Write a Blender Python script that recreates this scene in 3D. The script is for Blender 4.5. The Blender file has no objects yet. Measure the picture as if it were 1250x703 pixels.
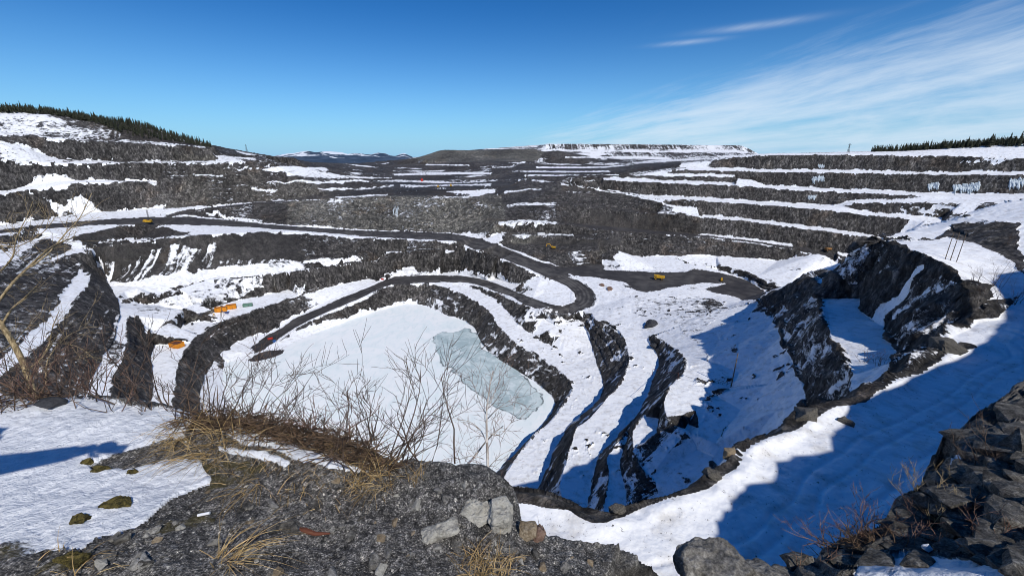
import bpy, math, random
import numpy as np
from mathutils import Vector, Matrix
from mathutils.geometry import delaunay_2d_cdt

sc = bpy.context.scene
DEBUG = False
col = sc.collection
R = math.radians
rng = np.random.default_rng(7)
random.seed(7)

# ------------------------------------------------------------------ camera
W, H, F, PITCH = 1250.0, 703.0, 520.0, R(17.4)      # photo frame, focal length in its pixels, downward tilt
cam_d = bpy.data.cameras.new("camera")
cam_d.sensor_width = 36.0
cam_d.lens = F / W * 36.0
cam_d.clip_start = 0.05
cam_d.clip_end = 60000.0
cam = bpy.data.objects.new("camera", cam_d)
cam.location = (0, 0, 0)
cam.rotation_euler = (math.pi / 2 - PITCH, 0, 0)
col.objects.link(cam)
sc.camera = cam

# ------------------------------------------------------------------ sky and sun
SUN_AZ, SUN_EL = 155.0, 44.0                          # clockwise from the view direction
SUN = np.array([math.sin(R(SUN_AZ)) * math.cos(R(SUN_EL)), math.cos(R(SUN_AZ)) * math.cos(R(SUN_EL)), math.sin(R(SUN_EL))])
sun_d = bpy.data.lights.new("sun", 'SUN')
sun_d.energy = 3.8
sun_d.angle = R(0.5)
sun_d.color = (1.0, 0.955, 0.88)
sun_o = bpy.data.objects.new("sun", sun_d)
sun_o.rotation_euler = Vector(SUN).to_track_quat('Z', 'Y').to_euler()
sun_o.location = (200, -300, 300)
col.objects.link(sun_o)

world = bpy.data.worlds.new("World")
sc.world = world
world.use_nodes = True
def build_world():
    nt = world.node_tree
    nt.nodes.clear()
    N = nt.nodes.new
    L = nt.links.new
    out = N('ShaderNodeOutputWorld')
    bg = N('ShaderNodeBackground')
    sky = N('ShaderNodeTexSky')
    sky.sky_type = 'NISHITA'
    sky.sun_disc = False
    sky.sun_elevation = R(SUN_EL)
    sky.sun_rotation = R(SUN_AZ)
    sky.altitude = 300
    sky.air_density = 1.0
    sky.dust_density = 0.0
    sky.ozone_density = 3.0
    hs = N('ShaderNodeHueSaturation')
    hs.inputs['Saturation'].default_value = 1.02
    hs.inputs['Hue'].default_value = 0.5
    hs.inputs['Value'].default_value = 1.0
    tint = N('ShaderNodeMixRGB'); tint.blend_type = 'MULTIPLY'; tint.inputs[0].default_value = 1.0
    tint.inputs[2].default_value = (0.40, 0.76, 1.08, 1)
    L(sky.outputs[0], tint.inputs[1])
    L(tint.outputs[0], hs.inputs['Color'])
    # thin cirrus high in the air: noise on the plane of a cloud layer
    tc = N('ShaderNodeTexCoord')
    sep = N('ShaderNodeSeparateXYZ')
    L(tc.outputs['Generated'], sep.inputs[0])
    def math_(op, a, b=None, c=None, clamp=False):
        n = N('ShaderNodeMath'); n.operation = op; n.use_clamp = clamp
        for i, v in enumerate((a, b, c)):
            if v is None: continue
            if isinstance(v, (int, float)): n.inputs[i].default_value = v
            else: L(v, n.inputs[i])
        return n.outputs[0]
    def step_(f, lo, hi):
        n = N('ShaderNodeMapRange'); n.interpolation_type = 'SMOOTHSTEP'; L(f, n.inputs[0]); n.inputs[1].default_value = lo; n.inputs[2].default_value = hi
        return n.outputs[0]
    az = math_('ARCTAN2', sep.outputs[0], sep.outputs[1])
    el = math_('ARCSINE', sep.outputs[2])
    # cirrus fans out of the horizon straight ahead and climbs to the right
    a0 = math_('ADD', az, 0.16)
    slope = math_('DIVIDE', math_('ADD', el, 0.05), math_('ADD', math_('MAXIMUM', a0, 0.0), 0.22))     # lines of equal slope fan out
    cmb = N('ShaderNodeCombineXYZ')
    L(math_('MULTIPLY', az, 2.1), cmb.inputs[0]); L(math_('MULTIPLY', slope, 15.0), cmb.inputs[1])
    w = N('ShaderNodeTexNoise'); w.inputs['Scale'].default_value = 2.2; w.inputs['Detail'].default_value = 4
    L(tc.outputs['Generated'], w.inputs['Vector'])
    wa = N('ShaderNodeMixRGB'); wa.blend_type = 'ADD'; wa.inputs[0].default_value = 0.75
    L(cmb.outputs[0], wa.inputs[1]); L(w.outputs['Color'], wa.inputs[2])
    n1 = N('ShaderNodeTexNoise'); n1.inputs['Scale'].default_value = 1.0; n1.inputs['Detail'].default_value = 8; n1.inputs['Roughness'].default_value = 0.55
    L(wa.outputs[0], n1.inputs['Vector'])
    n2 = N('ShaderNodeTexNoise'); n2.inputs['Scale'].default_value = 3.2; n2.inputs['Detail'].default_value = 9; n2.inputs['Roughness'].default_value = 0.62
    L(wa.outputs[0], n2.inputs['Vector'])
    top = math_('ADD', math_('MULTIPLY', a0, 0.27), 0.03)
    bank = step_(math_('DIVIDE', math_('SUBTRACT', top, el), math_('ADD', math_('MULTIPLY', math_('MAXIMUM', a0, 0.0), 0.16), 0.03)), -0.15, 1.0)
    bankl = step_(a0, -0.06, 0.42)
    dens = math_('ADD', math_('MULTIPLY', n1.outputs[0], 0.5), math_('MULTIPLY', n2.outputs[0], 0.5))
    dens = math_('ADD', dens, math_('MULTIPLY', math_('MULTIPLY', bank, bankl), 0.26))
    dens = step_(dens, 0.55, 0.92)
    dens = math_('MULTIPLY', dens, math_('ADD', math_('MULTIPLY', math_('MULTIPLY', bank, bankl), 0.68), 0.02))
    # two lone wisps higher up
    for wa_, we_, wl_, wt_ in ((0.47, 0.222, 0.085, 0.0055), (0.352, 0.206, 0.055, 0.004)):
        q = math_('ADD', math_('POWER', math_('DIVIDE', math_('SUBTRACT', az, wa_), wl_), 2.0), math_('POWER', math_('DIVIDE', math_('SUBTRACT', math_('SUBTRACT', el, we_), math_('MULTIPLY', math_('SUBTRACT', az, wa_), 0.02)), wt_), 2.0))
        dens = math_('MAXIMUM', dens, math_('MULTIPLY', math_('POWER', 2.718, math_('MULTIPLY', q, -1.0)), math_('MULTIPLY', n2.outputs[0], 0.5)))
    low = math_('POWER', 2.718, math_('MULTIPLY', math_('MAXIMUM', el, 0.0), -11.0))
    deep = N('ShaderNodeMixRGB'); deep.blend_type = 'MULTIPLY'
    L(step_(el, 0.0, 0.31), deep.inputs[0]); L(hs.outputs[0], deep.inputs[1]); deep.inputs[2].default_value = (0.19, 0.57, 0.76, 1)
    hz = N('ShaderNodeMixRGB')
    L(math_('MULTIPLY', low, 0.92), hz.inputs[0]); L(deep.outputs[0], hz.inputs[1]); hz.inputs[2].default_value = (2.85, 5.3, 7.6, 1)
    mix = N('ShaderNodeMixRGB')
    L(dens, mix.inputs[0]); L(hz.outputs[0], mix.inputs[1])
    mix.inputs[2].default_value = (7.0, 7.9, 8.9, 1)
    L(mix.outputs[0], bg.inputs[0])
    bg.inputs[1].default_value = 0.108
    L(bg.outputs[0], out.inputs[0])
build_world()
sc.view_settings.view_transform = 'Standard'
sc.view_settings.look = 'None'
sc.view_settings.gamma = 1.0
sc.view_settings.use_curve_mapping = False
sc.view_settings.exposure = 0.0
sc.cycles.use_denoising = True
sc.cycles.denoising_prefilter = 'ACCURATE'
sc.cycles.pixel_filter_type = 'BLACKMAN_HARRIS'
sc.cycles.filter_width = 0.9
sc.cycles.max_bounces = 5
sc.cycles.diffuse_bounces = 3
sc.cycles.glossy_bounces = 2
sc.cycles.use_adaptive_sampling = True

# ------------------------------------------------------------------ helpers: rays, noise
CP, SP = math.cos(PITCH), math.sin(PITCH)
def ray(px, py):
    """world direction of a photo pixel as (azimuth, tan of the angle below the horizon)"""
    px = np.asarray(px, float); py = np.asarray(py, float)
    dx = px - W / 2; dy = py - H / 2
    fw = F * CP - dy * SP
    dn = F * SP + dy * CP
    return np.arctan2(dx, fw), dn / np.hypot(dx, fw)

def _hash(ix, iy, iz):
    h = (ix * 374761393 + iy * 668265263 + iz * 2147483647 + 1013904223) & 0xffffffff
    h = ((h ^ (h >> 13)) * 1274126177) & 0xffffffff
    h = h ^ (h >> 16)
    return (h & 0xffff).astype(np.float32) / 32767.5 - 1.0
def vnoise(x, y, z):
    x0 = np.floor(x); y0 = np.floor(y); z0 = np.floor(z)
    fx = (x - x0).astype(np.float32); fy = (y - y0).astype(np.float32); fz = (z - z0).astype(np.float32)
    fx = fx * fx * (3 - 2 * fx); fy = fy * fy * (3 - 2 * fy); fz = fz * fz * (3 - 2 * fz)
    ix = x0.astype(np.int64); iy = y0.astype(np.int64); iz = z0.astype(np.int64)
    r = 0
    for a in (0, 1):
        wx = fx if a else 1 - fx
        for b in (0, 1):
            wy = fy if b else 1 - fy
            for c in (0, 1):
                wz = fz if c else 1 - fz
                r = r + wx * wy * wz * _hash(ix + a, iy + b, iz + c)
    return r
def fbm(x, y, z, octv=4, gain=0.5, ridged=False):
    s = 0; a = 1.0; t = 0
    for o in range(octv):
        n = vnoise(x * 2 ** o + 17.3 * o, y * 2 ** o - 9.1 * o, z * 2 ** o + 4.7 * o)
        if ridged: n = 1 - 2 * np.abs(n)
        s = s + a * n; t += a; a *= gain
    return s / t
def smooth(a, b, x):
    t = np.clip((x - a) / (b - a), 0, 1)
    return t * t * (3 - 2 * t)

def tag(o, label=None, cat=None, group=None, kind=None):
    if label: o['label'] = label
    if cat: o['category'] = cat
    if group: o['group'] = group
    if kind: o['kind'] = kind
    return o
def link(name, me, mat=None, parent=None, loc=None):
    o = bpy.data.objects.new(name, me)
    col.objects.link(o)
    if mat is not None and me is not None:
        for m in (mat if isinstance(mat, (list, tuple)) else [mat]): me.materials.append(m)
    if parent is not None: o.parent = parent
    if loc is not None: o.location = loc
    return o
def np_mesh(name, V, faces, smooth_=True):
    """mesh from vertex array and an (n,4) or (n,3) array of indices"""
    me = bpy.data.meshes.new(name)
    V = np.ascontiguousarray(V, np.float32); faces = np.ascontiguousarray(faces, np.int32)
    k = faces.shape[1]
    me.vertices.add(len(V)); me.vertices.foreach_set('co', V.ravel())
    me.loops.add(faces.size); me.loops.foreach_set('vertex_index', faces.ravel())
    me.polygons.add(len(faces))
    me.polygons.foreach_set('loop_start', np.arange(0, faces.size, k, dtype=np.int32))
    me.polygons.foreach_set('loop_total', np.full(len(faces), k, np.int32))
    me.polygons.foreach_set('use_smooth', np.full(len(faces), smooth_, bool))
    me.update(calc_edges=True)
    return me
def attr(me, name, data):
    a = me.attributes.new(name, 'FLOAT', 'POINT')
    a.data.foreach_set('value', np.ascontiguousarray(data, np.float32))

# ------------------------------------------------------------------ traced break lines -> triangulated height field
def parse(s):
    pts = []
    for p in s.replace('\n', ' ').split(';'):
        p = p.strip()
        if not p: continue
        f = p.split(',')
        pts.append((float(f[0]), float(f[1]), float(f[2]) if len(f) > 2 and f[2].strip() else None))
    P = np.array([(a, b) for a, b, _ in pts])
    d = np.concatenate([[0], np.cumsum(np.hypot(*np.diff(P, axis=0).T))])
    k = [i for i, p in enumerate(pts) if p[2] is not None]
    v = np.interp(d, d[k], [pts[i][2] for i in k])
    return np.column_stack([P, v])
def spline(P, step=5.0):
    """Catmull-Rom through the rows of P, resampled to about step pixels"""
    if len(P) < 3:
        n = max(1, int(np.hypot(*(P[1] - P[0])[:2]) / step))
        t = np.linspace(0, 1, n + 1)[:, None]
        return P[0] * (1 - t) + P[1] * t
    Q = np.vstack([2 * P[0] - P[1], P, 2 * P[-1] - P[-2]])
    out = []
    for i in range(1, len(Q) - 2):
        a, b, c, d = Q[i - 1], Q[i], Q[i + 1], Q[i + 2]
        n = max(1, int(np.hypot(*(c - b)[:2]) / step))
        # centripetal-ish: plain CR with damped tangents against overshoot
        t = (np.arange(n) / n)[:, None]
        m1 = (c - a) * 0.5; m2 = (d - b) * 0.5
        lb = np.hypot(*(c - b)[:2])
        for m in (m1, m2):
            lm = np.hypot(*m[:2])
            if lm > lb: m *= lb / lm
        h00 = 2 * t ** 3 - 3 * t ** 2 + 1; h10 = t ** 3 - 2 * t ** 2 + t
        h01 = -2 * t ** 3 + 3 * t ** 2; h11 = t ** 3 - t ** 2
        out.append(h00 * b + h10 * m1 + h01 * c + h11 * m2)
    out.append(P[-1:])
    o = np.vstack(out)
    return o
class Tin:
    def __init__(self):
        self.pts = []; self.edges = []; self.lines = {}
    def add_arz(self, az, r, z, closed=False, name=None):
        i0 = len(self.pts)
        self.pts += list(zip(az, r, z))
        n = len(az)
        self.edges += [(i0 + i, i0 + i + 1) for i in range(n - 1)]
        if closed: self.edges.append((i0 + n - 1, i0))
        if name: self.lines[name] = np.column_stack([np.sin(az) * r, np.cos(az) * r, z])
    def line(self, name, s, mode='z', closed=False, step=5.0):
        P = parse(s)
        if closed: P = np.vstack([P, P[:1]])
        P = spline(P, step)
        if closed: P = P[:-1]
        az, k = ray(P[:, 0], P[:, 1])
        if mode == 'z':
            z = P[:, 2]; r = -z / k
            if (r <= 0).any() or (r > 5000).any(): print('BAD LINE', name, r.min(), r.max())
        else:
            r = P[:, 2]; z = -r * k
        self.add_arz(az, r, z, closed, name)
    def polar(self, name, pts):
        """points given as (azimuth in degrees, distance, height)"""
        a = np.array(pts, float)
        self.add_arz(np.radians(a[:, 0]), a[:, 1], a[:, 2], False, name)
    def loose(self, s, mode='z'):
        for x, y, v in parse(s):
            az, k = ray(x, y)
            if mode == 'z': self.pts.append((float(az), float(-v / k), v))
            else: self.pts.append((float(az), v, float(-v * k)))
    def loose_polar(self, pts):
        for a, r, z in pts: self.pts.append((R(a), r, z))
    def build(self):
        P = np.array(self.pts)
        self.A = P[:, 0]; self.Lr = np.log(P[:, 1]); self.Z = P[:, 2]
        co = [Vector((a, l)) for a, l in zip(self.A, self.Lr)]
        vo, eo, fo, ov, oe, of = delaunay_2d_cdt(co, self.edges, [], 0, 1e-6)
        n = len(vo)
        A = np.array([v[0] for v in vo]); Lr = np.array([v[1] for v in vo]); Z = np.zeros(n)
        bad = 0; cross = []
        for i, o in enumerate(ov):
            if len(o): Z[i] = np.mean([self.Z[j] for j in o])
            else:
                bad += 1
                cross.append(i)
        E = np.array(eo)
        if cross:
            inc = {i: [] for i in cross}
            ne = len(self.edges)
            for k, (p, q) in enumerate(eo):
                for v in (p, q):
                    if v in inc: inc[v] += [x for x in oe[k] if x < ne]
            for i in cross:
                zs = []
                for x in set(inc[i]):
                    p, q = self.edges[x]
                    d0 = math.hypot(self.A[p] - A[i], self.Lr[p] - Lr[i]); d1 = math.hypot(self.A[q] - A[i], self.Lr[q] - Lr[i])
                    zs.append((self.Z[p] * d1 + self.Z[q] * d0) / (d0 + d1 + 1e-12))
                Z[i] = np.mean(zs) if zs else 0
                if DEBUG:
                    rr = math.exp(Lr[i]); X, Y = math.sin(A[i]) * rr, math.cos(A[i]) * rr
                    fw = Y * CP - Z[i] * SP; dn = -Z[i] * CP - Y * SP
                    print('  cross at', round(W / 2 + F * X / fw), round(H / 2 + F * dn / fw), [round(z, 1) for z in zs])
        print('TIN verts', n, 'edges', len(E), 'crossings', bad)
        a0 = A[E[:, 0]]; a1 = A[E[:, 1]]
        sw = a0 > a1
        E[sw] = E[sw][:, ::-1]
        self.E = E; self.vA, self.vL, self.vZ = A, Lr, Z
        self.ea0 = A[E[:, 0]]; self.ea1 = A[E[:, 1]]
    def profile(self, az):
        m = (self.ea0 <= az) & (self.ea1 > az)
        E = self.E[m]
        a0 = self.vA[E[:, 0]]; a1 = self.vA[E[:, 1]]
        t = (az - a0) / np.maximum(a1 - a0, 1e-9)
        l = self.vL[E[:, 0]] * (1 - t) + self.vL[E[:, 1]] * t
        z = self.vZ[E[:, 0]] * (1 - t) + self.vZ[E[:, 1]] * t
        o = np.argsort(l)
        return l[o], z[o]
def sample_grid(tin, azs, rows, lmin, lmax, hid=0.3, klog=0.06, bins=4000, blur=9):
    """every azimuth column gets `rows` points, dense where the slope is seen steeply; neighbours share their spacing"""
    L_ = np.linspace(lmin, lmax, bins)
    eL = np.exp(L_)
    D = np.zeros((len(azs), bins - 1)); prof = []
    for c, az in enumerate(azs):
        l, z = tin.profile(az)
        prof.append((l, z))
        phi = np.arctan2(np.interp(L_, l, z), eL)
        run = np.maximum.accumulate(phi)
        vis = (phi >= run - 1e-5)
        D[c] = np.abs(np.diff(phi)) * np.where(vis[1:], 1.0, hid)
    k = np.hanning(2 * blur + 3)[1:-1]; k /= k.sum()
    Dp = np.pad(D, ((blur, blur), (0, 0)), mode='edge')
    Ds = sum(k[i] * Dp[i:i + len(azs)] for i in range(2 * blur + 1)) + (L_[1] - L_[0]) * klog
    Rr = np.zeros((len(azs), rows)); Zz = np.zeros((len(azs), rows))
    for c in range(len(azs)):
        cum = np.concatenate([[0], np.cumsum(Ds[c])])
        Lq = np.interp(np.linspace(0, cum[-1], rows), cum, L_)
        Rr[c] = np.exp(Lq); Zz[c] = np.interp(Lq, *prof[c])
    return Rr, Zz
def grid_faces(nc, nr):
    i = np.arange(nc - 1)[:, None] * nr + np.arange(nr - 1)[None, :]
    i = i.ravel()
    return np.column_stack([i, i + nr, i + nr + 1, i + 1])          # seen from above: counter-clockwise fixed below
def grid_normals(P):
    du = np.gradient(P, axis=0); dv = np.gradient(P, axis=1)
    n = np.cross(dv, du)
    n /= np.linalg.norm(n, axis=2, keepdims=True) + 1e-12
    n[n[:, :, 2] < 0] *= -1
    return n
def inside(poly, x, y):
    """points inside a polygon given as rows of (x, y)"""
    x = np.asarray(x); y = np.asarray(y)
    res = np.zeros(x.shape, bool)
    m = (x >= poly[:, 0].min()) & (x <= poly[:, 0].max()) & (y >= poly[:, 1].min()) & (y <= poly[:, 1].max())
    if not m.any(): return res
    xs = x[m]; ys = y[m]; c = np.zeros(xs.shape, bool)
    x1, y1 = poly[-1]
    for x2, y2 in poly:
        if y1 != y2:
            k = ((y2 > ys) != (y1 > ys)) & (xs < (x1 - x2) * (ys - y2) / (y1 - y2) + x2)
            c ^= k
        x1, y1 = x2, y2
    res[m] = c
    return res
# ------------------------------------------------------------------ the pit: break lines
# rows "x,y,height" (mode z, metres against the lens) or "x,y,distance" (mode r)
pit = Tin()
Lz = lambda n, s, **k: pit.line(n, s, 'z', **k)
Lr = lambda n, s, **k: pit.line(n, s, 'r', **k)
# --- frozen lake
Lz('shore', "272,452,-150;276,443;290,440;310,441;330,437;345,431;352,421;375,411;400,401;440,386;470,377;500,371;520,374;545,385;565,391;580,401;586,414;596,428;612,440;632,452;655,468;672,482;678,494;670,512;655,530;635,550;618,566;600,588;560,612;500,604;420,575;330,545;290,520;276,490;272,470,-150", closed=True)
pit.loose("400,450,-150;450,430,-150;500,420,-150;550,450,-150;600,480,-150;500,480,-150;400,500,-150;550,540,-150;460,540,-150;620,500,-150;640,480,-150;340,470,-150")
Lz('shore_bank', "247,520,-144.5;243,490,-145;247,468,-145.5;254,450,-146;268,434,-146;286,420,-146.5;304,411,-147")
# --- container bench on the left
Lz('cb_crest', "196,560,-131;205,520,-131;210,490,-131;215,459,-131;220,438,-131;231,421,-131;256,399,-131;282,389,-131;320,375,-131;345,366,-131;380,356,-131;420,346,-131.5;450,340,-132")
Lz('cb_toe', "186,540,-130;183,500,-130;186,470,-130;184,440,-130;188,418,-130;202,410,-130;217,404,-130;228,388,-130;256,377,-130;279,369,-130;320,361,-130;374,349,-130;433,338,-131;465,333,-131.5;500,332,-131.5;560,333,-131;590,335.5,-130;620,344,-127.5;640,349,-125.5")
Lz('m_crest', "180,409,-121;195,401,-121;210,391,-121;222,378,-121;251,365.5,-121;280,356,-121;310,349.5,-121;340,344,-121;380,338,-122;415,333,-124")
Lz('m_toe', "158,372,-120;172,373,-120;188,371,-120;215,361,-120;245,350.5,-120;290,346.5,-120;330,341,-120;380,335,-121;415,330,-123.5")
Lz('b112_crest', "151,366,-112;165,362.5,-112;200,356,-112;240,345.5,-112;262,339,-112;300,337.5,-112;345,333,-112;390,327,-112;430,321,-112.5;458,317,-113")
Lz('b112_toe', "144,360,-110.5;152,356,-111;180,349,-111;220,342,-111;260,333,-111;300,329,-111;350,323,-111;390,318,-111;430,315,-112;456,313,-112.5")
Lz('talus_crest', "113,303,-80;150,296.5,-78;200,291,-77;260,286,-78;320,283,-82;360,283,-86;400,287,-91;450,291,-95;500,293,-97;550,295.5,-98;580,306,-101.5;605,313.5,-105;625,322,-108.5;655,334,-114;668,338,-117")
pit.loose("113,330,-97;122,345,-106;250,312,-96;330,305,-98;180,320,-95")
Lz('ledge_306', "470,307,-106.5;520,306.5,-107;569,306,-107;588,313,-108")
Lz('ledge_306b', "470,308.6,-106.8;520,308.3,-107.3;569,308,-107.3;586,315,-108.3")
# --- haul road along the foot of the main cliff
Lz('r1_rear', "-80,283,-62;0,281,-64;60,273,-67;130,267,-70;180,264.5,-72;230,264,-76;280,268.5,-80;320,273,-83;387,278,-89;450,281.5,-94;500,282.5,-96;550,284,-97.5;590,292,-99.5;612,301,-102;640,312,-108;662,321,-114;680,326,-117.2")
Lz('r1_front_l', "-80,300,-64;0,287,-66;50,282,-69;90,291,-75;113,303,-80")
# --- left wall benches close by
Lz('n75_toe', "-80,342,-74;-20,317,-74;0,308,-74;22,297,-74;42,288,-74")
Lz('n75_crest', "-80,374,-75;-20,338,-75;0,326,-75;20,313,-75;35,304,-75;46,292,-75")
Lz('n78', "62,317,-83;75,310,-82;90,304,-81;104,304,-81")
Lz('n78f', "64,319.5,-83.5;77,314,-82.5;92,310.5,-82;106,308,-81.8")
Lz('s1_toe', "-80,486,-93;0,438,-93;30,418,-93;55,395,-93;74,366,-93;86,348,-93;95,334,-93;104,329,-93")
Lz('s1_crest', "-80,510,-94;0,460,-94;22,443,-94;45,422,-94;75,388,-94;97,359,-94;107,345,-94;109,334,-94")
Lz('s2_toe', "60,560,-111.5;80,520,-111.5;100,490,-111;114,460,-111;127,434,-111;140,413,-111;142,398,-111;146,382,-111;141,363,-111;130,344,-109;120,323,-100")
Lz('s2_crest', "96,560,-112;120,520,-112;130,490,-112;138,460,-112;148,445,-112;153,420,-112;153,400,-112;157,380,-112")
# --- main cliff and the benches above it
Lz('u_rear', "205,259,-70;240,254,-67.5;280,249.5,-65.5;310,246,-64;350,243.5,-62")
Lz('u_front', "215,264,-71.5;245,258,-68.5;280,253.5,-66.3;310,250,-64.6;350,247,-62.5")
Lz('k_crest', "370,242,-58.5;410,242,-58.5;440,241.5,-58.5;474,238.5,-58;495,240,-58.5;525,241.5,-59;560,241,-59;590,238,-58.5;606,238,-60;618,249,-68")
Lz('k_toe', "400,240,-57.5;440,239.5,-57.5;474,237,-57;500,238.5,-58;525,239.5,-58;560,239,-58;580,235,-56.5;598,232,-55;610,233,-57")
Lz('v_crest', "400,236.5,-54.5;440,234.5,-53.5;478,230,-52;500,232,-53;530,232.5,-53.5;560,232,-53.2;580,229,-52")
Lz('v_rear', "478,227,-51;510,227.5,-51.5;560,227,-51;600,227,-51;640,226,-51")
Lz('f1', "318,223.2,-47;340,223.4,-51;400,222.6,-53;480,221.5,-53.5;540,223,-54;600,221,-53")
Lz('f1b', "318,221.4,-45.5;340,221.4,-49;400,220.6,-50.5;480,219.4,-51;540,220.8,-52;600,219,-51")
Lr('f2', "290,206,850;320,205.5,880;350,206.5,930;400,209,1000;480,211,1120;560,209,1120;620,206,1050;680,208,900")
Lr('f3', "300,194.5,900;350,197.5,1000;400,200,1150;450,201,1300;500,200.5,1350;560,200,1230;620,199,1150;660,199.5,1150")
Lr('sky_left', "285,186,950;320,189,1050;345,195.5,1200;380,198.3,1400;440,199.5,1550;490,199,1600")
Lr('ledge_sl', "262,190,830;300,189,880;330,190.5,930;360,193,980")
# spoil heaps on the skyline
Lr('d2_crest', "505,193.5,1400;514,191.5,1400;524,188.5,1410;535,184.3,1420;545,183.2,1420;600,184,1420;625,182.5,1420;650,181.8,1400;680,183.5,1350")
Lr('d2_back', "514,191,1650;540,184.5,1620;600,185,1620;650,182.6,1620")
Lr('d2_mid', "520,196,1330;560,193,1330;610,193.5,1330;650,194,1300")
Lr('d1_crest', "650,183.5,1700;660,179.5,1700;667,176,1700;720,176,1700;800,176.6,1700;880,177.6,1700;906,178.2,1700;918,184,1700;926,188,1700")
Lr('d1_back', "660,177,1950;720,177,1950;800,177.5,1950;905,179.2,1950;925,189,1950")
Lr('d1_b1', "655,183.5,1655;700,182.2,1655;800,182.8,1655;900,184,1655;915,186,1655")
Lr('d1_b1f', "655,184.8,1630;700,183.8,1630;800,184.4,1630;900,185.4,1630;916,187,1630")
Lr('d1_b2', "660,190,1540;700,190.2,1540;760,191,1540;820,192.5,1530;870,192.5,1500;920,191,1500")
Lr('d1_b2f', "660,191.5,1510;700,191.8,1510;760,193,1510;820,194.5,1500;870,194.5,1460;915,193,1460")
Lr('d1_b3', "660,200,1250;700,200,1250;740,201,1240;770,199.5,1240;800,196.8,1260")
Lr('d1_b3f', "660,203,1180;700,203.5,1170;740,204.5,1150;770,203.5,1130;800,200,1130;850,197.5,1120;880,196,1100")
# --- wooded hill on the left
Lr('wood_ridge', "-90,131,930;0,134.5,930;60,138,930;120,147.5,930;160,150.5,930;200,161,930;240,177,930;262,181.5,930;285,186.2,925")
Lr('wood_back', "-90,138,1200;0,141,1200;60,144,1200;120,153,1200;160,158,1200;200,168,1200;240,180,1200;262,184,1200")
Lr('wood_foot', "-90,142,890;0,142,890;60,142,890;90,147,890;125,151,885;150,158,880;200,167,880;240,177.5,880;270,183,890")
Lr('ha_toe', "-90,161,840;0,161,840;50,164.5,838;90,168,836;115,170,834;150,172.5,832;180,173.5,832;215,175.5,832;262,180,840")
Lr('ha_crest', "-90,166,822;0,165,822;50,168.5,820;115,173,818;150,175.5,816;180,176,816;215,178,816;255,181,820")
Lr('hb_toe', "-90,172,809;0,173,809;30,180,809;50,188,809;70,193,809;110,196,809;160,196.5,809;210,196.5,809;250,195.5,809;290,193,805;320,190.8,860")
Lr('hb_crest', "-90,196,772;0,196,772;30,197,774;70,199.3,775;110,200.2,775;160,199.7,775;210,199.5,775;260,199.6,775;300,197.5,780;322,194.5,800")
Lr('hb2', "230,213.5,763;250,213,763;272,213.5,763")
Lr('hb2f', "228,215.2,757;250,215.4,757;274,215,757")
Lr('hc_toe', "-90,236,766;0,232,766;20,229,766;55,221.5,766;85,220.5,766;120,220,766;175,220.8,766;192,223,766")
Lr('hc_crest', "-90,242,732;0,237.5,738;20,234.5,740;50,230.5,742;85,224.5,743;120,222.8,744;175,222.6,746;194,224.6,748")
Lr('hd_toe', "-90,279,728;0,275,728;30,271,728;60,266,728;100,260,728;150,257,728;190,254,728;228,252,728")
Lr('hd_crest', "-90,282,668;0,280,664;30,275,668;60,271,672;100,268,676;150,264.5,676;190,262.5,674;225,259,680")
# --- right wall
Lr('sky_right', "926,188.5,800;960,187.2,790;1000,187.5,780;1040,186,780;1100,184.5,780;1160,181,780;1200,178.5,780;1250,176,780;1340,174,780")
Lr('sr_back', "926,190,1100;1000,189.5,1100;1040,188,1100;1160,183,1100;1250,178,1100;1340,176,1100")
Lr('t_crest', "800,203,760;830,200,755;870,195.5,750;900,192,745;930,190.2,740;1000,189.2,740;1050,189.2,740;1100,190,740;1165,191,740;1200,193,738;1250,193.5,738;1340,194,738")
Lr('t_low', "1150,197.5,737;1200,197.5,737;1250,197,737;1340,197,737")
Lr('t_lowf', "1150,200,736;1200,200,736;1250,199.4,736;1340,199.5,736")
Lr('w1_toe', "820,205,731;860,205.2,731;900,206,731;930,206.6,731;1030,207.6,731;1130,209.8,731;1250,209.8,731;1340,209.8,731")
Lr('w1_crest', "822,207,706;860,207.6,706;900,208.8,706;930,209.8,706;1030,211,706;1130,213.2,706;1250,213.4,706;1340,214,706")
Lr('w2_toe', "755,210.5,699;771,211,699;800,211.6,699;850,212.6,699;886,213.6,699;920,217,699")
Lr('w2_crest', "758,213,690;771,213.4,690;800,214,690;850,215,690;886,216.2,690;918,219.5,690")
Lr('w3_toe', "640,213,760;700,216,683;763,217.6,683;825,220.8,683;876,222.2,683;914,224.8,697;940,226.8,697;1007,229.6,697;1073,232.6,697;1168,236.5,697;1250,237,697;1340,239,697")
Lr('w3_crest', "700,219,656;763,220.6,656;825,223.8,656;876,225.4,656;914,228,656;940,230,656;1007,232.8,656;1073,235.8,656;1168,240,656;1250,240.5,656;1340,242.5,656")
Lr('w3b_toe', "1040,244.6,648;1100,243.8,648;1170,244,648;1250,243.6,648;1340,245,648")
Lr('w3b_crest', "1042,247.5,634;1100,248,632;1150,248,632;1210,247,634;1260,247.5,634;1340,250,634")
Lr('w4_toe', "800,238.6,646;825,239.6,646;876,242.4,646;940,246.4,646;1007,250,646;1030,253,628;1053,257.5,628;1109,262.5,628;1150,266,628")
Lr('w4_crest', "800,241.4,616;825,243,609;876,246.2,608;940,250.4,608;1007,256.2,608;1053,262,608;1109,267.5,607;1150,271.5,606")
Lr('ramp_r', "684,222.4,672;700,224.2,668;722,228.5,660;774,236.6,640;812,245,607;850,249.5,603")
Lr('ramp_f', "680,225.5,658;700,227.8,654;722,232,647;774,240.5,626;812,248.6,599;850,252.6,597")
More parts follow.
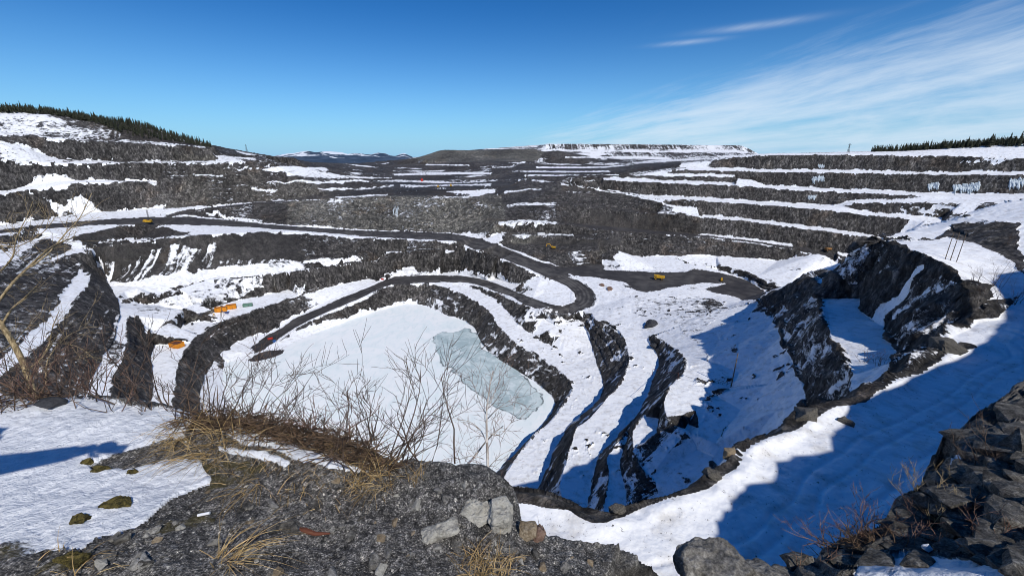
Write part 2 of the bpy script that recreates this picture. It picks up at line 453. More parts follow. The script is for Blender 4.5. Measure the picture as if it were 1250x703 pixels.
Lr('w5_toe', "618,249.5,600;646,246.5,600;681,246.5,598;720,249.5,596;770,255.4,600;838,260.2,600;866,263,600;940,269.8,600;994,276.5,600;1040,283,600;1071,287.5,600;1100,292,600")
Lr('w5_crest', "618,253.5,590;646,250,590;681,250,588;720,253.2,586;770,259,580;838,263.2,575;866,266.2,574;940,273.4,574;994,280.4,574;1040,287,574;1071,291.2,574;1100,296,574")
Lr('r2_toe', "608,270.5,549;638,267.8,552;681,270.6,552;720,274,566;780,279.5,566;870,286.5,566;940,294.4,566;1007,303.2,566;1050,313,566;1100,322,566")
Lr('r2_crest', "606,274,540;638,271,541;681,273.6,541;720,278,540;780,284,540;870,290.4,545;940,300.6,545;1007,311.6,545;1045,321,545;1100,332,545")
Lr('g3_toe', "612,283,535;650,283.5,535;690,285,535;735,288,528")
Lr('g3_crest', "612,288,518;650,287.5,519;690,289,519;735,291.5,518")
Lr('ex_toe', "628,298,512;650,296.5,512;680,297.5,512;720,296,512;755,298.5,512")
Lr('ex_crest', "632,304.5,490;650,306,487;680,307,487;715,306,488;752,305,492")
# --- pit floor
Lz('floor_rear', "684,327.5,-117.5;697,326,-118;715,323.5,-118;731,319,-117.5;763,314.5,-116;800,313,-113;840,312.5,-110.5;880,312.5,-110;940,318,-110;985,318.5,-110;1030,326,-110")
Lz('uf_crest', "846,323.5,-113;880,325,-113;910,331.5,-113;938,343.5,-113;960,349,-113")
Lz('uf_toe', "846,326,-117.5;880,331.5,-118.5;908,339.5,-119;926,349.5,-119;950,357,-119")
pit.loose("720,345,-119;760,340,-118;800,340,-118;840,345,-118;870,352,-118;900,350,-119;912,364,-119;880,362,-118.5;760,330,-118;800,329,-117.5;740,352,-119;770,362,-118.5")
# --- hairpin and the road down to the lake
Lz('hp_in', "671,341,-119;690,350,-121;702,361,-122.3;699,369.5,-123;680,373,-123.5;650,364,-125;620,351.5,-127;590,341,-129;560,336.5,-130.5;530,335.5,-131.3;485,336,-132")
Lz('hp_out', "695,335,-118;715,347,-120;727,360,-122;726,373,-123.3;706,381,-124;675,383,-124.5;645,374,-126;615,360,-128;585,349.5,-130;555,345,-131;500,346.5,-132;476,348,-133;438,366,-136;400,382,-140;361,401,-145.5;342,416,-148;326,425,-149")
Lz('dr_in', "470,340.5,-132.6;438,354,-135.5;400,369,-139.5;361,387,-144.5;330,406,-148;312,420,-149")
pit.loose("655,352,-120;670,355,-121;680,362,-122;640,345,-119.5;320,432,-149.4;300,430,-148.5")
# --- broken ground between hairpin and lake
Lz('b1_toe', "540,343.5,-131.8;560,347,-132.2;585,355,-133;610,371.5,-134.5;628,392,-136;650,409,-138;678,424,-139;700,436,-139;712,440,-139")
Lz('b1_crest', "528,345,-132.3;552,353,-132.8;575,362,-133.5;597,380,-135;612,401,-136.5;632,419,-138;655,432,-139.3;672,443,-139.6;690,457,-139.3;700,473,-138.5;692,488,-138;680,506,-138;650,535,-138;625,566,-138;606,600,-138;590,640,-138")
Lz('rb1', "640,386.5,-129.5;660,388,-129.5;690,387,-129;712,390,-128")
Lz('rb1f', "641,391.5,-131;662,391.5,-131;690,390,-130.5;706,392,-129.5")
Lz('rb2', "670,404,-132.5;684,395,-131.5;700,392.5,-130.5;712,393.5,-129.5")
Lz('rb2f', "672,409,-134;690,409,-134;694,404,-133.5;702,398,-132")
Lz('f2_crest', "722,382,-122.5;729,391,-121;742,393.5,-120;757,404,-119;766,424,-119;767,445,-119;761,463,-119;743,483,-119;720,509,-119;704,524,-119;697,547,-119;689,573,-119;683,594,-119;686,612,-119;684,650,-119")
Lz('f2_toe', "712,394,-130;720,412,-135.5;727,438,-137;737,468,-137;733,486,-137;717,504,-137;697,517,-137;679,547,-137;666,578,-137;656,600,-137;646,650,-137")
# --- spur of stepped benches right of the lake
Lz('f3_toe', "786,410,-117;800,428,-117;805,447,-118;795,472,-118;785,497,-118;771,519,-118;748,542,-118;733,554,-118;725,583,-118;721,606,-118;715,650,-118")
Lz('f3_crest', "768,528,-110;752,541,-110;744,560,-110;744,588,-110;741,610,-110;736,650,-110")
Lz('b3_toe', "770,534,-109.5;759,556,-109.5;759,578,-109.5;766,600,-109.5;768,650,-109.5")
Lz('f4_crest', "797,500,-105;784,512,-104;773,525,-103;775,547,-103;785,571,-103;798,584,-103;820,604,-103;850,630,-103")
Lz('b4_toe', "806,510,-102;803,526,-102;815,537,-102;836,542,-100;862,553,-97;886,567,-95.5")
Lz('f4a_crest', "800,412,-113;822,424,-107;838,440,-98;836,456,-95;819,471,-94;810,490,-94;813,504,-94;821,517,-94;840,527,-94;864,536,-94;890,550,-94;910,566,-94")
pit.loose("780,395,-117;760,375,-118;800,384,-115;830,398,-109;850,385,-108;870,398,-102;882,375,-112;900,370,-114;880,415,-98;862,440,-96;893,474,-94;850,500,-94;870,480,-94;905,455,-93;905,500,-92;928,410,-90;912,392,-99;914,378,-105;930,440,-86;940,470,-84;950,500,-80;970,505,-75.5;810,368,-117;840,365,-116;785,380,-117")
Lz('spur_end', "880,365.5,-115;900,369,-111;914,370.5,-104;926,369,-97;938,366,-95;947,366,-93")
# --- cliff on the right below the snow road
Lz('c_toe', "941,378,-92;948,392,-86;956,410,-79;966,430,-76;978,455,-74;988,480,-72;994,505,-70;1000,540,-68")
Lz('c_crest', "948,362,-90;956,350,-80;981,340,-66;999,344,-59.5;1005,364,-57.5;1010,388,-56;1015,413,-55;1032,428,-53;1040,446,-50.5;1044,462,-48.5;1046,490,-46")
Lz('d_toe', "1010,338,-58;1024,341,-56;1040,349,-55;1053,364,-54;1063,388,-55;1076,398,-54;1090,418,-52;1099,438,-49;1100,450,-47")
Lz('d_crest', "1016,333,-56.5;1032,318,-48;1045,308,-41;1060,298,-34;1089,296,-31;1109,303,-30;1132,312,-29;1160,325,-29;1178,348,-31;1195,374,-35;1189,395,-38;1166,408,-39;1149,417,-39.5")
pit.loose("1100,288,-31;1130,300,-30;1155,310,-29.6;1140,290,-30.8;1170,300,-30;1165,285,-30.8;1190,330,-32;1215,350,-33;1250,360,-34;1250,320,-32.5;1215,320,-31.8;1250,395,-36;1215,390,-37;1230,420,-38.3;1320,340,-32.5;1320,400,-36")
Lz('plateau_back', "1062,295,-33.2;1085,287,-31.7;1110,282,-31.2;1130,277,-30.7;1150,272,-29.7;1165,267,-28.2")
# rocky rise at the right edge
Lz('rise_foot', "1140,293,-30.6;1158,289,-30.5;1178,287,-30;1192,297,-30.5;1206,305,-30.6;1222,311,-31;1240,324,-31.5;1256,338,-32;1330,372,-33")
Lz('rise_top', "1150,281,-29.6;1165,272,-28;1180,265,-26;1200,268,-25.5;1220,269,-24.5;1250,268,-23.5;1330,268,-22")
Lz('rise_back', "1168,264,-27.6;1185,259,-25.5;1200,254,-23.5;1220,249,-21;1250,244,-19;1330,236,-15")
# --- snow road under the look-out
EDGE = "500,596,-36;560,599,-36;600,597,-36;630,600,-36;660,604,-36;700,617,-36;728,630,-36;745,626,-36;800,612,-36;850,594,-36;870,577,-36;895,566,-36;905,551,-36.3;925,538,-36.6;960,524,-37;985,507,-37.3;1030,489,-38;1075,471,-38.5;1110,456,-39;1148,434,-39.5;1180,424,-39.7"
Lz('edge', EDGE)
# a low berm runs along the edge
E = pit.lines['edge']
EB = parse(EDGE)
az_, k_ = ray(EB[:, 0], EB[:, 1] + np.interp(EB[:, 0], [600, 700, 800, 1000, 1200], [14, 14, 9, 6, 3]))
# toe of the drop beneath the edge (hidden from the look-out)
T = np.gradient(E[:, :2], axis=0); T /= np.linalg.norm(T, axis=1, keepdims=True)
out2 = np.column_stack([-T[:, 1], T[:, 0]])            # left of the direction of travel = away from the road
for dist_, drop_, upto in ((7, 14, 0.82), (14, 33, 0.62)):
    Q = E[:, :2] + out2 * dist_
    n_ = int(len(Q) * upto)
    for q, z in list(zip(Q, E[:, 2] - drop_))[:n_:2]:
        r_ = math.hypot(*q)
        pit.pts.append((math.atan2(q[0], q[1]), r_, z))
# --- out of the frame
pit.loose_polar([(0, 1.0, -36), (-90, 1, -36), (90, 1, -36), (0, 20, -36), (30, 25, -36), (50, 40, -36.5), (52, 90, -39), (54, 130, -39.3)])
for a in (-180, -150, -120, -90, -66):
    pit.loose_polar([(a, 0.8, -36), (a, 40, -36), (a, 70, -70), (a, 150, -90), (a, 290, -95), (a, 420, -85), (a, 600, -60), (a, 800, 20), (a, 950, 70)])
for a in (-57, -50, -40, -30, -20, -12):
    pit.loose_polar([(a, 0.8, -36), (a, 30, -36), (a, 45, -50), (a, 75, -84)])
for a in (-30, -20, -12):
    pit.loose_polar([(a, 110, -118), (a, 150, -140)])
for a in (64, 75, 90, 120, 150, 180):
    pit.loose_polar([(a, 0.8, -36), (a, 60, -37), (a, 150, -38), (a, 260, -37), (a, 430, -28), (a, 640, -15), (a, 740, 5), (a, 900, 20)])
for a in (-180, -150, -120, -90, -66, 66, 80, 100, 120, 150, 180):
    pit.loose_polar([(a, 2200, 10), (a, 6000, -40), (a, 30000, -60)])
for a in np.arange(-55, 56, 7.5):
    pit.loose_polar([(a, 2400, -60), (a, 5200, -110), (a, 30000, -170)])
# blue mountains far away
Lr('mtn_foot', "325,202,6800;345,202,6800;380,202,6800;440,203,6800;490,203,6800;520,203,6800")
Lr('mtn_front', "338,196.5,7800;352,194,7800;365,192,7700;380,194,7600;395,191,7800;410,193.5,7600;425,192.5,7800;440,195,7700;455,191.5,7900;468,194.5,7700;480,197,7700;490,193,7800;498,194,7800;508,199,7800")
Lr('mtn_crest', "335,191.5,9000;345,189.3,9000;352,188,9000;362,186.8,9000;374,184.6,9000;384,186.4,9000;394,185.2,9000;404,184.3,9000;413,185,9000;424,187.6,9000;433,186.6,9000;443,187.6,9000;453,188.8,9000;462,186.8,9000;470,187.6,9000;477,190.2,9000;483,191,9000;489,188.6,9000;494,187.8,9000;500,190.5,9000;506,193.8,9000;515,195.5,9000")
Lr('mtn_back', "330,197,11500;380,195,11500;440,196,11500;500,197,11500;520,198,11500")
pit.build()

AZ_IN = np.radians(np.linspace(-53.5, 53.5, 1500))
AZ_L = np.radians(np.linspace(-179.9, -54.0, 50)); AZ_R = np.radians(np.linspace(54.0, 179.9, 50))
azs = np.concatenate([AZ_L, AZ_IN, AZ_R])
PR, PZ = sample_grid(pit, azs, 1150, math.log(12.0), math.log(29000.0))
PX = PR * np.sin(azs)[:, None]; PY = PR * np.cos(azs)[:, None]
PHI = PZ / PR

def hit(px, py):
    """first point of the undisturbed pit surface seen in direction of a photo pixel"""
    a, k = ray(px, py)
    c = int(np.clip(np.searchsorted(azs, a), 1, len(azs) - 1))
    if abs(azs[c - 1] - a) < abs(azs[c] - a): c -= 1
    w = np.nonzero(PHI[c] >= -k)[0]
    if len(w) == 0: return None
    i = w[0]
    if i > 0:
        p0, p1 = PHI[c, i - 1], PHI[c, i]
        t = (-k - p0) / (p1 - p0 + 1e-12)
        r_ = PR[c, i - 1] * (1 - t) + PR[c, i] * t
    else: r_ = PR[c, i]
    return np.array([math.sin(a) * r_, math.cos(a) * r_, -k * r_])
def area(s, step=4.0):
    """outline in photo pixels -> outline on the ground"""
    P = []
    for p in s.replace('\n', ' ').split(';'):
        if p.strip(): P.append([float(v) for v in p.split(',')[:2]])
    P = np.array(P + P[:1])
    q = []
    for a, b in zip(P[:-1], P[1:]):
        n = max(1, int(np.hypot(*(b - a)) / step))
        for i in range(n):
            h = hit(*(a + (b - a) * i / n))
            if h is not None: q.append(h[:2])
    return np.array(q)
# ------------------------------------------------------------------ materials
class NT:
    """small helper around a node tree"""
    def __init__(self, name):
        self.m = bpy.data.materials.new(name); self.m.use_nodes = True
        self.t = self.m.node_tree; self.t.nodes.clear()
        self.out = self.t.nodes.new('ShaderNodeOutputMaterial')
        self.b = self.t.nodes.new('ShaderNodeBsdfPrincipled')
        self.t.links.new(self.b.outputs[0], self.out.inputs[0])
        self.geo = self.t.nodes.new('ShaderNodeNewGeometry')
        self.b.inputs['Specular IOR Level'].default_value = 0.25
    def n(self, t): return self.t.nodes.new(t)
    def l(self, a, b): self.t.links.new(a, b)
    def put(self, sock, v):
        if v is None: return
        if isinstance(v, (int, float)): sock.default_value = v
        elif isinstance(v, tuple): sock.default_value = v if len(v) == 4 or sock.type == 'VECTOR' else (*v, 1.0)
        else: self.l(v, sock)
    def math(self, op, a, b=None, c=None, clamp=False):
        n = self.n('ShaderNodeMath'); n.operation = op; n.use_clamp = clamp
        for i, v in enumerate((a, b, c)): self.put(n.inputs[i], v)
        return n.outputs[0]
    def attr(self, name):
        n = self.n('ShaderNodeAttribute'); n.attribute_name = name
        return n.outputs['Fac']
    def pos(self, scale=(1, 1, 1), obj=False):
        mp = self.n('ShaderNodeMapping'); mp.inputs['Scale'].default_value = scale
        if obj:
            tc = self.n('ShaderNodeTexCoord'); self.l(tc.outputs['Object'], mp.inputs[0])
        else: self.l(self.geo.outputs['Position'], mp.inputs[0])
        return mp.outputs[0]
    def noise(self, vec, scale, detail=4, rough=0.55, dist=0.0):
        n = self.n('ShaderNodeTexNoise'); n.inputs['Scale'].default_value = scale
        n.inputs['Detail'].default_value = detail; n.inputs['Roughness'].default_value = rough; n.inputs['Distortion'].default_value = dist
        self.l(vec, n.inputs['Vector']); return n.outputs[0]
    def voro(self, vec, scale, feature='F1', out=0, rand=1.0):
        n = self.n('ShaderNodeTexVoronoi'); n.feature = feature; n.inputs['Scale'].default_value = scale
        n.inputs['Randomness'].default_value = rand
        self.l(vec, n.inputs['Vector']); return n.outputs[out]
    def ramp(self, f, stops, interp='LINEAR'):
        n = self.n('ShaderNodeValToRGB'); cr = n.color_ramp; cr.interpolation = interp
        while len(cr.elements) < len(stops): cr.elements.new(0.5)
        for e, (p, c) in zip(cr.elements, stops):
            e.position = p; e.color = (*c, 1.0) if len(c) == 3 else c
        self.l(f, n.inputs[0]); return n.outputs[0]
    def step(self, f, a, b):
        n = self.n('ShaderNodeMapRange'); n.interpolation_type = 'SMOOTHSTEP'
        self.put(n.inputs[0], f); n.inputs[1].default_value = a; n.inputs[2].default_value = b
        return n.outputs[0]
    def mix(self, f, a, b, mode='MIX'):
        n = self.n('ShaderNodeMixRGB'); n.blend_type = mode
        self.put(n.inputs[0], f); self.put(n.inputs[1], a); self.put(n.inputs[2], b)
        return n.outputs[0]
    def bump(self, h, dist, strength=1.0, normal=None):
        n = self.n('ShaderNodeBump'); n.inputs['Strength'].default_value = strength; n.inputs['Distance'].default_value = dist
        self.l(h, n.inputs['Height'])
        if normal is not None: self.l(normal, n.inputs['Normal'])
        return n.outputs[0]
    def done(self, color=None, rough=None, normal=None):
        if color is not None: self.put(self.b.inputs['Base Color'], color)
        if rough is not None: self.put(self.b.inputs['Roughness'], rough)
        if normal is not None: self.l(normal, self.b.inputs['Normal'])
        return self.m
SNOW = (0.86, 0.88, 0.91)
def mat_pit():
    t = NT('snowy_mine_rock')
    P = t.pos(); PV = t.pos((1, 1, 0.35))
    big = t.noise(P, 0.02, 5, 0.6)
    mid = t.noise(PV, 0.16, 8, 0.66, 0.4)
    fine = t.noise(P, 0.9, 6, 0.7)
    col_ = t.ramp(mid, [(0.28, (0.016, 0.0155, 0.016)), (0.46, (0.038, 0.036, 0.036)), (0.6, (0.072, 0.068, 0.064)), (0.76, (0.15, 0.14, 0.125))])
    col_ = t.mix(t.step(fine, 0.35, 0.8), col_, t.mix(0.6, col_, (0.13, 0.12, 0.11)))
    pale = t.ramp(mid, [(0.3, (0.05, 0.05, 0.048)), (0.5, (0.115, 0.112, 0.1)), (0.68, (0.26, 0.245, 0.21))])
    pf = t.math('ADD', t.attr('pale'), t.math('MULTIPLY', t.math('SUBTRACT', big, 0.5), 0.9))
    pf = t.math('ADD', pf, t.math('MULTIPLY', t.math('SUBTRACT', fine, 0.5), 0.6))
    col_ = t.mix(t.step(pf, 0.35, 0.85), col_, pale)
    brown = t.ramp(fine, [(0.3, (0.03, 0.025, 0.021)), (0.7, (0.085, 0.07, 0.058))])
    col_ = t.mix(t.math('MULTIPLY', t.attr('brown'), 0.85), col_, brown)
    dust = t.noise(t.pos((1, 1, 0.10)), 0.11, 6, 0.65)
    col_ = t.mix(t.math('MULTIPLY', t.step(dust, 0.53, 0.70), 0.55), col_, (0.115, 0.11, 0.10))
    col_ = t.mix(t.math('MULTIPLY', t.step(dust, 0.45, 0.33), 0.5), col_, (0.016, 0.016, 0.018))
    speck = t.noise(P, 0.75, 3, 0.8)
    col_ = t.mix(t.math('MULTIPLY', t.step(speck, 0.57, 0.68), 0.55), col_, (0.17, 0.165, 0.15))
    crack = t.noise(PV, 0.42, 4, 0.75, 0.6)
    col_ = t.mix(t.math('MULTIPLY', t.math('SUBTRACT', 1.0, t.step(t.math('ABSOLUTE', t.math('SUBTRACT', crack, 0.5)), 0.0, 0.035)), 0.75), col_, (0.008, 0.008, 0.009))  # shade of cracks put into the colour, frontal sun shows little relief
    # grit: light and dark blocks at the size of single boulders
    g1 = t.noise(t.pos((1, 1, 0.42)), 0.55, 4, 0.65); g2 = t.noise(t.pos((1, 1, 0.3)), 0.22, 4, 0.6)
    gv = t.math('ADD', t.math('MULTIPLY', t.math('SUBTRACT', g1, 0.5), 7.0), t.math('MULTIPLY', t.math('SUBTRACT', g2, 0.5), 4.0))
    gm = t.math('POWER', 2.0, t.math('MULTIPLY', gv, t.math('SUBTRACT', 1.25, t.math('MULTIPLY', t.attr('road'), 2.4))))
    gm = t.math('MINIMUM', t.math('MAXIMUM', gm, 0.2), 4.0)
    tone = t.math('POWER', 2.0, t.math('MULTIPLY', t.math('SUBTRACT', t.noise(P, 0.014, 4, 0.6), 0.5), 3.2))
    gm = t.math('MULTIPLY', gm, tone)
    gc = t.n('ShaderNodeCombineXYZ')
    for i in range(3): t.l(gm, gc.inputs[i])
    col_ = t.mix(1.0, col_, gc.outputs[0], 'MULTIPLY')
    warm = t.noise(P, 0.035, 4, 0.6)
    col_ = t.mix(t.math('MULTIPLY', t.step(warm, 0.55, 0.7), 0.35), col_, t.mix(1.0, col_, (1.5, 1.12, 0.8), 'MULTIPLY'))
    # snow cover
    s = t.attr('snow')
    nz = t.math('ADD', t.math('MULTIPLY', t.noise(P, 0.22, 9, 0.62), 0.65), t.math('MULTIPLY', t.noise(P, 1.7, 5, 0.65), 0.35))
    f = t.math('ADD', s, t.math('MULTIPLY', t.math('SUBTRACT', nz, 0.5), 1.5))
    f = t.step(f, 0.46, 0.56)
    dirt = t.noise(P, 0.35, 6, 0.6)
    snow = t.mix(t.step(dirt, 0.46, 0.72), SNOW, (0.66, 0.655, 0.65))
    specks = t.noise(P, 2.3, 4, 0.75)
    snow = t.mix(t.step(t.math('ADD', specks, t.math('MULTIPLY', dirt, 0.16)), 0.715, 0.755), snow, (0.07, 0.065, 0.06))
    col_ = t.mix(f, col_, snow)
    hb = t.math('ADD', t.math('MULTIPLY', mid, 4.5), t.math('MULTIPLY', fine, 1.6))
    hs = t.math('ADD', t.math('MULTIPLY', t.noise(P, 0.5, 5, 0.5), 0.5), t.math('MULTIPLY', f, 0.6))
    h = t.math('ADD', t.math('MULTIPLY', hb, t.math('SUBTRACT', 1.0, f)), hs)
    return t.done(col_, 0.75, t.bump(h, 1.0, 0.85))
def mat_road():
    t = NT('crushed_rock_road')
    P = t.pos()
    a = t.noise(P, 0.12, 6, 0.6); b = t.noise(P, 1.5, 5, 0.7); g = t.noise(P, 0.03, 4, 0.6)
    c = t.ramp(t.math('ADD', t.math('MULTIPLY', a, 0.65), t.math('MULTIPLY', b, 0.35)), [(0.3, (0.022, 0.021, 0.023)), (0.5, (0.043, 0.041, 0.042)), (0.7, (0.095, 0.09, 0.086))])
    c = t.mix(t.math('MULTIPLY', t.step(g, 0.45, 0.7), 0.5), c, (0.105, 0.10, 0.095))
    # wheel tracks: pale compacted bands running with the road
    rut = t.attr('rut')
    c = t.mix(t.math('MULTIPLY', rut, t.step(a, 0.35, 0.6)), c, (0.12, 0.115, 0.11))
    f = t.math('ADD', t.attr('snow'), t.math('MULTIPLY', t.math('SUBTRACT', t.noise(P, 0.4, 8, 0.65), 0.5), 1.5))
    f = t.step(f, 0.46, 0.56)
    return t.done(t.mix(f, c, (0.8, 0.81, 0.83)), 0.8, t.bump(b, 0.25, 0.7))
def mat_ice():
    t = NT('lake_ice')
    P = t.pos()
    a = t.noise(P, 0.035, 8, 0.62, 1.2); b = t.noise(t.pos((1, 0.4, 1)), 0.22, 8, 0.68, 0.5); d = t.noise(P, 0.11, 7, 0.7, 1.5)
    white = t.mix(t.step(a, 0.42, 0.62), (0.89, 0.915, 0.91), (0.81, 0.875, 0.875))
    white = t.mix(t.math('MULTIPLY', t.step(b, 0.48, 0.66), 0.5), white, (0.68, 0.77, 0.78))
    white = t.mix(t.math('MULTIPLY', t.step(d, 0.56, 0.64), 0.6), white, (0.86, 0.89, 0.90))
    white = t.mix(t.step(t.noise(P, 1.4, 4, 0.75), 0.72, 0.78), white, (0.28, 0.33, 0.35))
    grey = t.mix(t.step(a, 0.42, 0.6), (0.38, 0.48, 0.495), (0.56, 0.65, 0.655))
    grey = t.mix(t.math('MULTIPLY', t.step(d, 0.48, 0.62), 0.8), grey, (0.70, 0.77, 0.775))
    cr = t.n('ShaderNodeTexVoronoi'); cr.feature = 'DISTANCE_TO_EDGE'; cr.inputs['Scale'].default_value = 0.09
    jn = t.n('ShaderNodeTexNoise'); jn.inputs['Scale'].default_value = 0.2; jn.inputs['Detail'].default_value = 4; t.l(P, jn.inputs['Vector'])
    jm = t.n('ShaderNodeMixRGB'); jm.blend_type = 'ADD'; jm.inputs[0].default_value = 5.0; t.l(P, jm.inputs[1]); t.l(jn.outputs['Color'], jm.inputs[2])
    t.l(jm.outputs[0], cr.inputs['Vector'])
    crack = t.math('SUBTRACT', 1.0, t.step(cr.outputs['Distance'], 0.0, 0.018))
    grey = t.mix(t.math('MULTIPLY', crack, 0.55), grey, (0.70, 0.76, 0.77))
    w = t.attr('snow')
    wn = t.math('ADD', w, t.math('MULTIPLY', t.math('SUBTRACT', d, 0.5), 0.5))
    c = t.mix(t.step(wn, 0.35, 0.62), grey, white)
    rim = t.math('MULTIPLY', t.step(wn, 0.30, 0.40), t.math('SUBTRACT', 1.0, t.step(wn, 0.44, 0.52)))
    rim = t.math('MULTIPLY', rim, t.step(b, 0.40, 0.52))
    c = t.mix(t.math('MULTIPLY', rim, 0.9), c, (0.045, 0.06, 0.065))
    c = t.mix(t.math('MULTIPLY', t.attr('road'), 0.9), c, (0.05, 0.05, 0.05))
    return t.done(c, 0.55, t.bump(t.math('ADD', b, d), 0.35, 0.4))
def mat_plain(name, c, rough=0.6, scale=3.0, var=0.35, metal=0.0):
    t = NT(name)
    P = t.pos(obj=True)
    n = t.noise(P, scale, 5, 0.6)
    d = tuple(v * (1 - var) for v in c)
    t.b.inputs['Metallic'].default_value = metal
    return t.done(t.mix(t.step(n, 0.35, 0.65), d, c), rough)
# ------------------------------------------------------------------ pit surface: snow cover, rock relief, split into objects
base = np.dstack([PX, PY, PZ])
Nrm = grid_normals(base)
nz = Nrm[:, :, 2]
jx = fbm(PX / 14, PY / 14, PZ / 14, 4, 0.65); jy = fbm(PX / 14 + 50, PY / 14, PZ / 14, 4, 0.65)
jr = np.clip(PR * 0.011, 0.15, 7.0)
QX = PX + jx * jr; QY = PY + jy * jr                    # outlines get an irregular edge
ragged = fbm(PX / 9, PY / 9, PZ / 9, 4, 0.65)                 # snow lines wander up and down the slope
ri = np.clip(np.arange(PX.shape[1])[None, :] + np.round(ragged * (7 - 4 * smooth(40, 160, PX) * smooth(420, 520, PR)) * smooth(60, 250, PR)).astype(int), 0, PX.shape[1] - 1)
snow = smooth(0.80, 0.93, np.take_along_axis(nz, ri, 1))
road = np.zeros_like(snow); pale = np.zeros_like(snow); brown = np.zeros_like(snow)
streak = fbm(azs[:, None] * PR / 3.2 + jx * 0.6, PR / 45.0, PZ * 0 + 3.3, 4, 0.6)
def region(s, set_snow=None, flat=None, mx=None, rd=None, pl=None, br=None, st=0.0, exact=False):
    global snow
    poly = area(s) if isinstance(s, str) else s
    if len(poly) < 3: return
    m = inside(poly, PX, PY) if exact else inside(poly, QX, QY)
    if set_snow is not None: snow[m] = set_snow
    if flat is not None: snow[m] = np.minimum(snow[m], flat)
    if mx is not None: snow[m] = np.maximum(snow[m], mx)
    if st: snow[m] += streak[m] * st
    if rd is not None: road[m] = rd
    if pl is not None: pale[m] = pl
    if br is not None: brown[m] = br
def strip(a, b):
    return np.vstack([pit.lines[a][:, :2], pit.lines[b][::-1, :2]])
far = PR > 790
fpatch = fbm(PX / 95, PY / 45, PZ / 14, 5, 0.6)
far_on = far & (PY > 0)
snow = np.where(far_on, snow * 0.62, snow)
# background benches: patchy
region("290,188;500,195;620,199;620,219;480,219;400,222;318,223", flat=0.42, br=0.35)
region("318,205.5;345,203;400,206.5;400,208.5;345,210;318,208", set_snow=0.85)
region("345,208.5;380,208;430,215;480,218;400,218;350,214", set_snow=0.62)
region("505,199;514,191.5;535,184;650,182;660,194;620,199;560,200", set_snow=0.06, br=0.3, pl=0.42)
region("655,184;667,176;720,176;800,176.6;906,178;926,187.5;870,196;800,203;740,204;660,203", set_snow=0.5, st=0.55)
m_ = PR > 1350; snow[m_] += 0.5 * fpatch[m_]
region("655,182;900,183.5;915,187;650,185", set_snow=0.8)
region("660,190;760,191;820,192.5;820,195;660,192.5", set_snow=0.8)
region("318,223;400,222;480,221;540,223;600,221;700,221;640,228;606,238;560,241;500,240;474,239;400,243;350,245;330,236", flat=0.34, pl=0.3, br=0.2)
region("318,222;400,221;480,219;540,221;600,219;600,222;540,223.4;480,221.8;400,222.8;318,224", mx=0.75)
region("480,224;600,219;640,214;690,214;640,226;560,231;480,229", flat=0.5)
region("520,226;600,224;600,230;520,231", mx=0.62)
region("600,184;650,182;700,200;800,200;840,205;760,216;700,220;640,222;600,214", flat=0.52, br=0.2)
# wooded hill and upper left
region("0,139;60,139;90,145;110,152;112,160;80,163;0,162", set_snow=0.66)
region("45,151;80,153;110,158;110,166;75,165;45,160", flat=0.2, pl=0.5, br=0.4)
region("110,140;250,175;250,179;200,174;150,170;110,160", set_snow=0.25, br=0.6)
region("0,173;30,173;50,184;70,194;60,199;0,197", set_snow=0.66)
region("50,212;66,208;85,214;88,224;60,232;30,238;40,226", mx=0.75, st=0.5)
region("57,242;75,246;84,238;100,240;116,250;118,262;100,267;70,268", set_snow=0.85, st=0.5)
region("118,258;150,258;190,253;228,252;228,256;190,262;150,266;118,267", mx=0.8)
region("205,188;235,186;262,190;262,196;215,196", flat=0.1, pl=0.9, br=0.5)
region("235,205;320,205;330,246;260,250;200,256;215,230", flat=0.25, pl=0.55, br=0.3)
region("0,239;50,236;60,262;0,272", br=0.3, pl=0.3)
# main cliff, pale weathered rock
region("350,246;400,243;474,239;606,239;616,250;612,285;550,284;450,281;350,274", flat=0.06, pl=0.95, br=0.1)
region("590,236;612,238;618,262;614,284;598,284", flat=0.3, pl=1.1)
region("310,222;400,226;410,243;340,244;310,238", flat=0.2, pl=0.6, br=0.3)
region("478,228;560,228;600,231;590,238;560,241;500,240;478,238", flat=0.75)
region("520,232;580,231;590,234;560,240.5;523,240.5", flat=0.12, br=0.9)
region("535,241;560,240;590,235;606,232;606,234;585,239.5;560,242.5;525,242", mx=1.0)
# benches in the middle: mostly bare
region("610,226;700,221;760,236;812,250;838,262;760,302;735,326;690,328;612,300", flat=0.3)
region("618,250;646,247;681,247;681,250.5;646,251;618,254", mx=0.62)
region("608,270;638,268;681,271;681,273;638,271.5;608,274.5", mx=0.62)
region("612,283.5;650,284;700,286;700,288;650,288;612,288", mx=0.62)
region("640,300;680,299;720,298;752,300;752,305;715,306;680,307;640,306", set_snow=0.0)
region("625,284;645,284;660,290;640,300;622,296", pl=0.8)
region("632,305;660,308;700,310;692,324;655,318", pl=0.45)
region("700,262;800,268;860,280;850,290;760,284;700,276", flat=0.1, br=0.25)
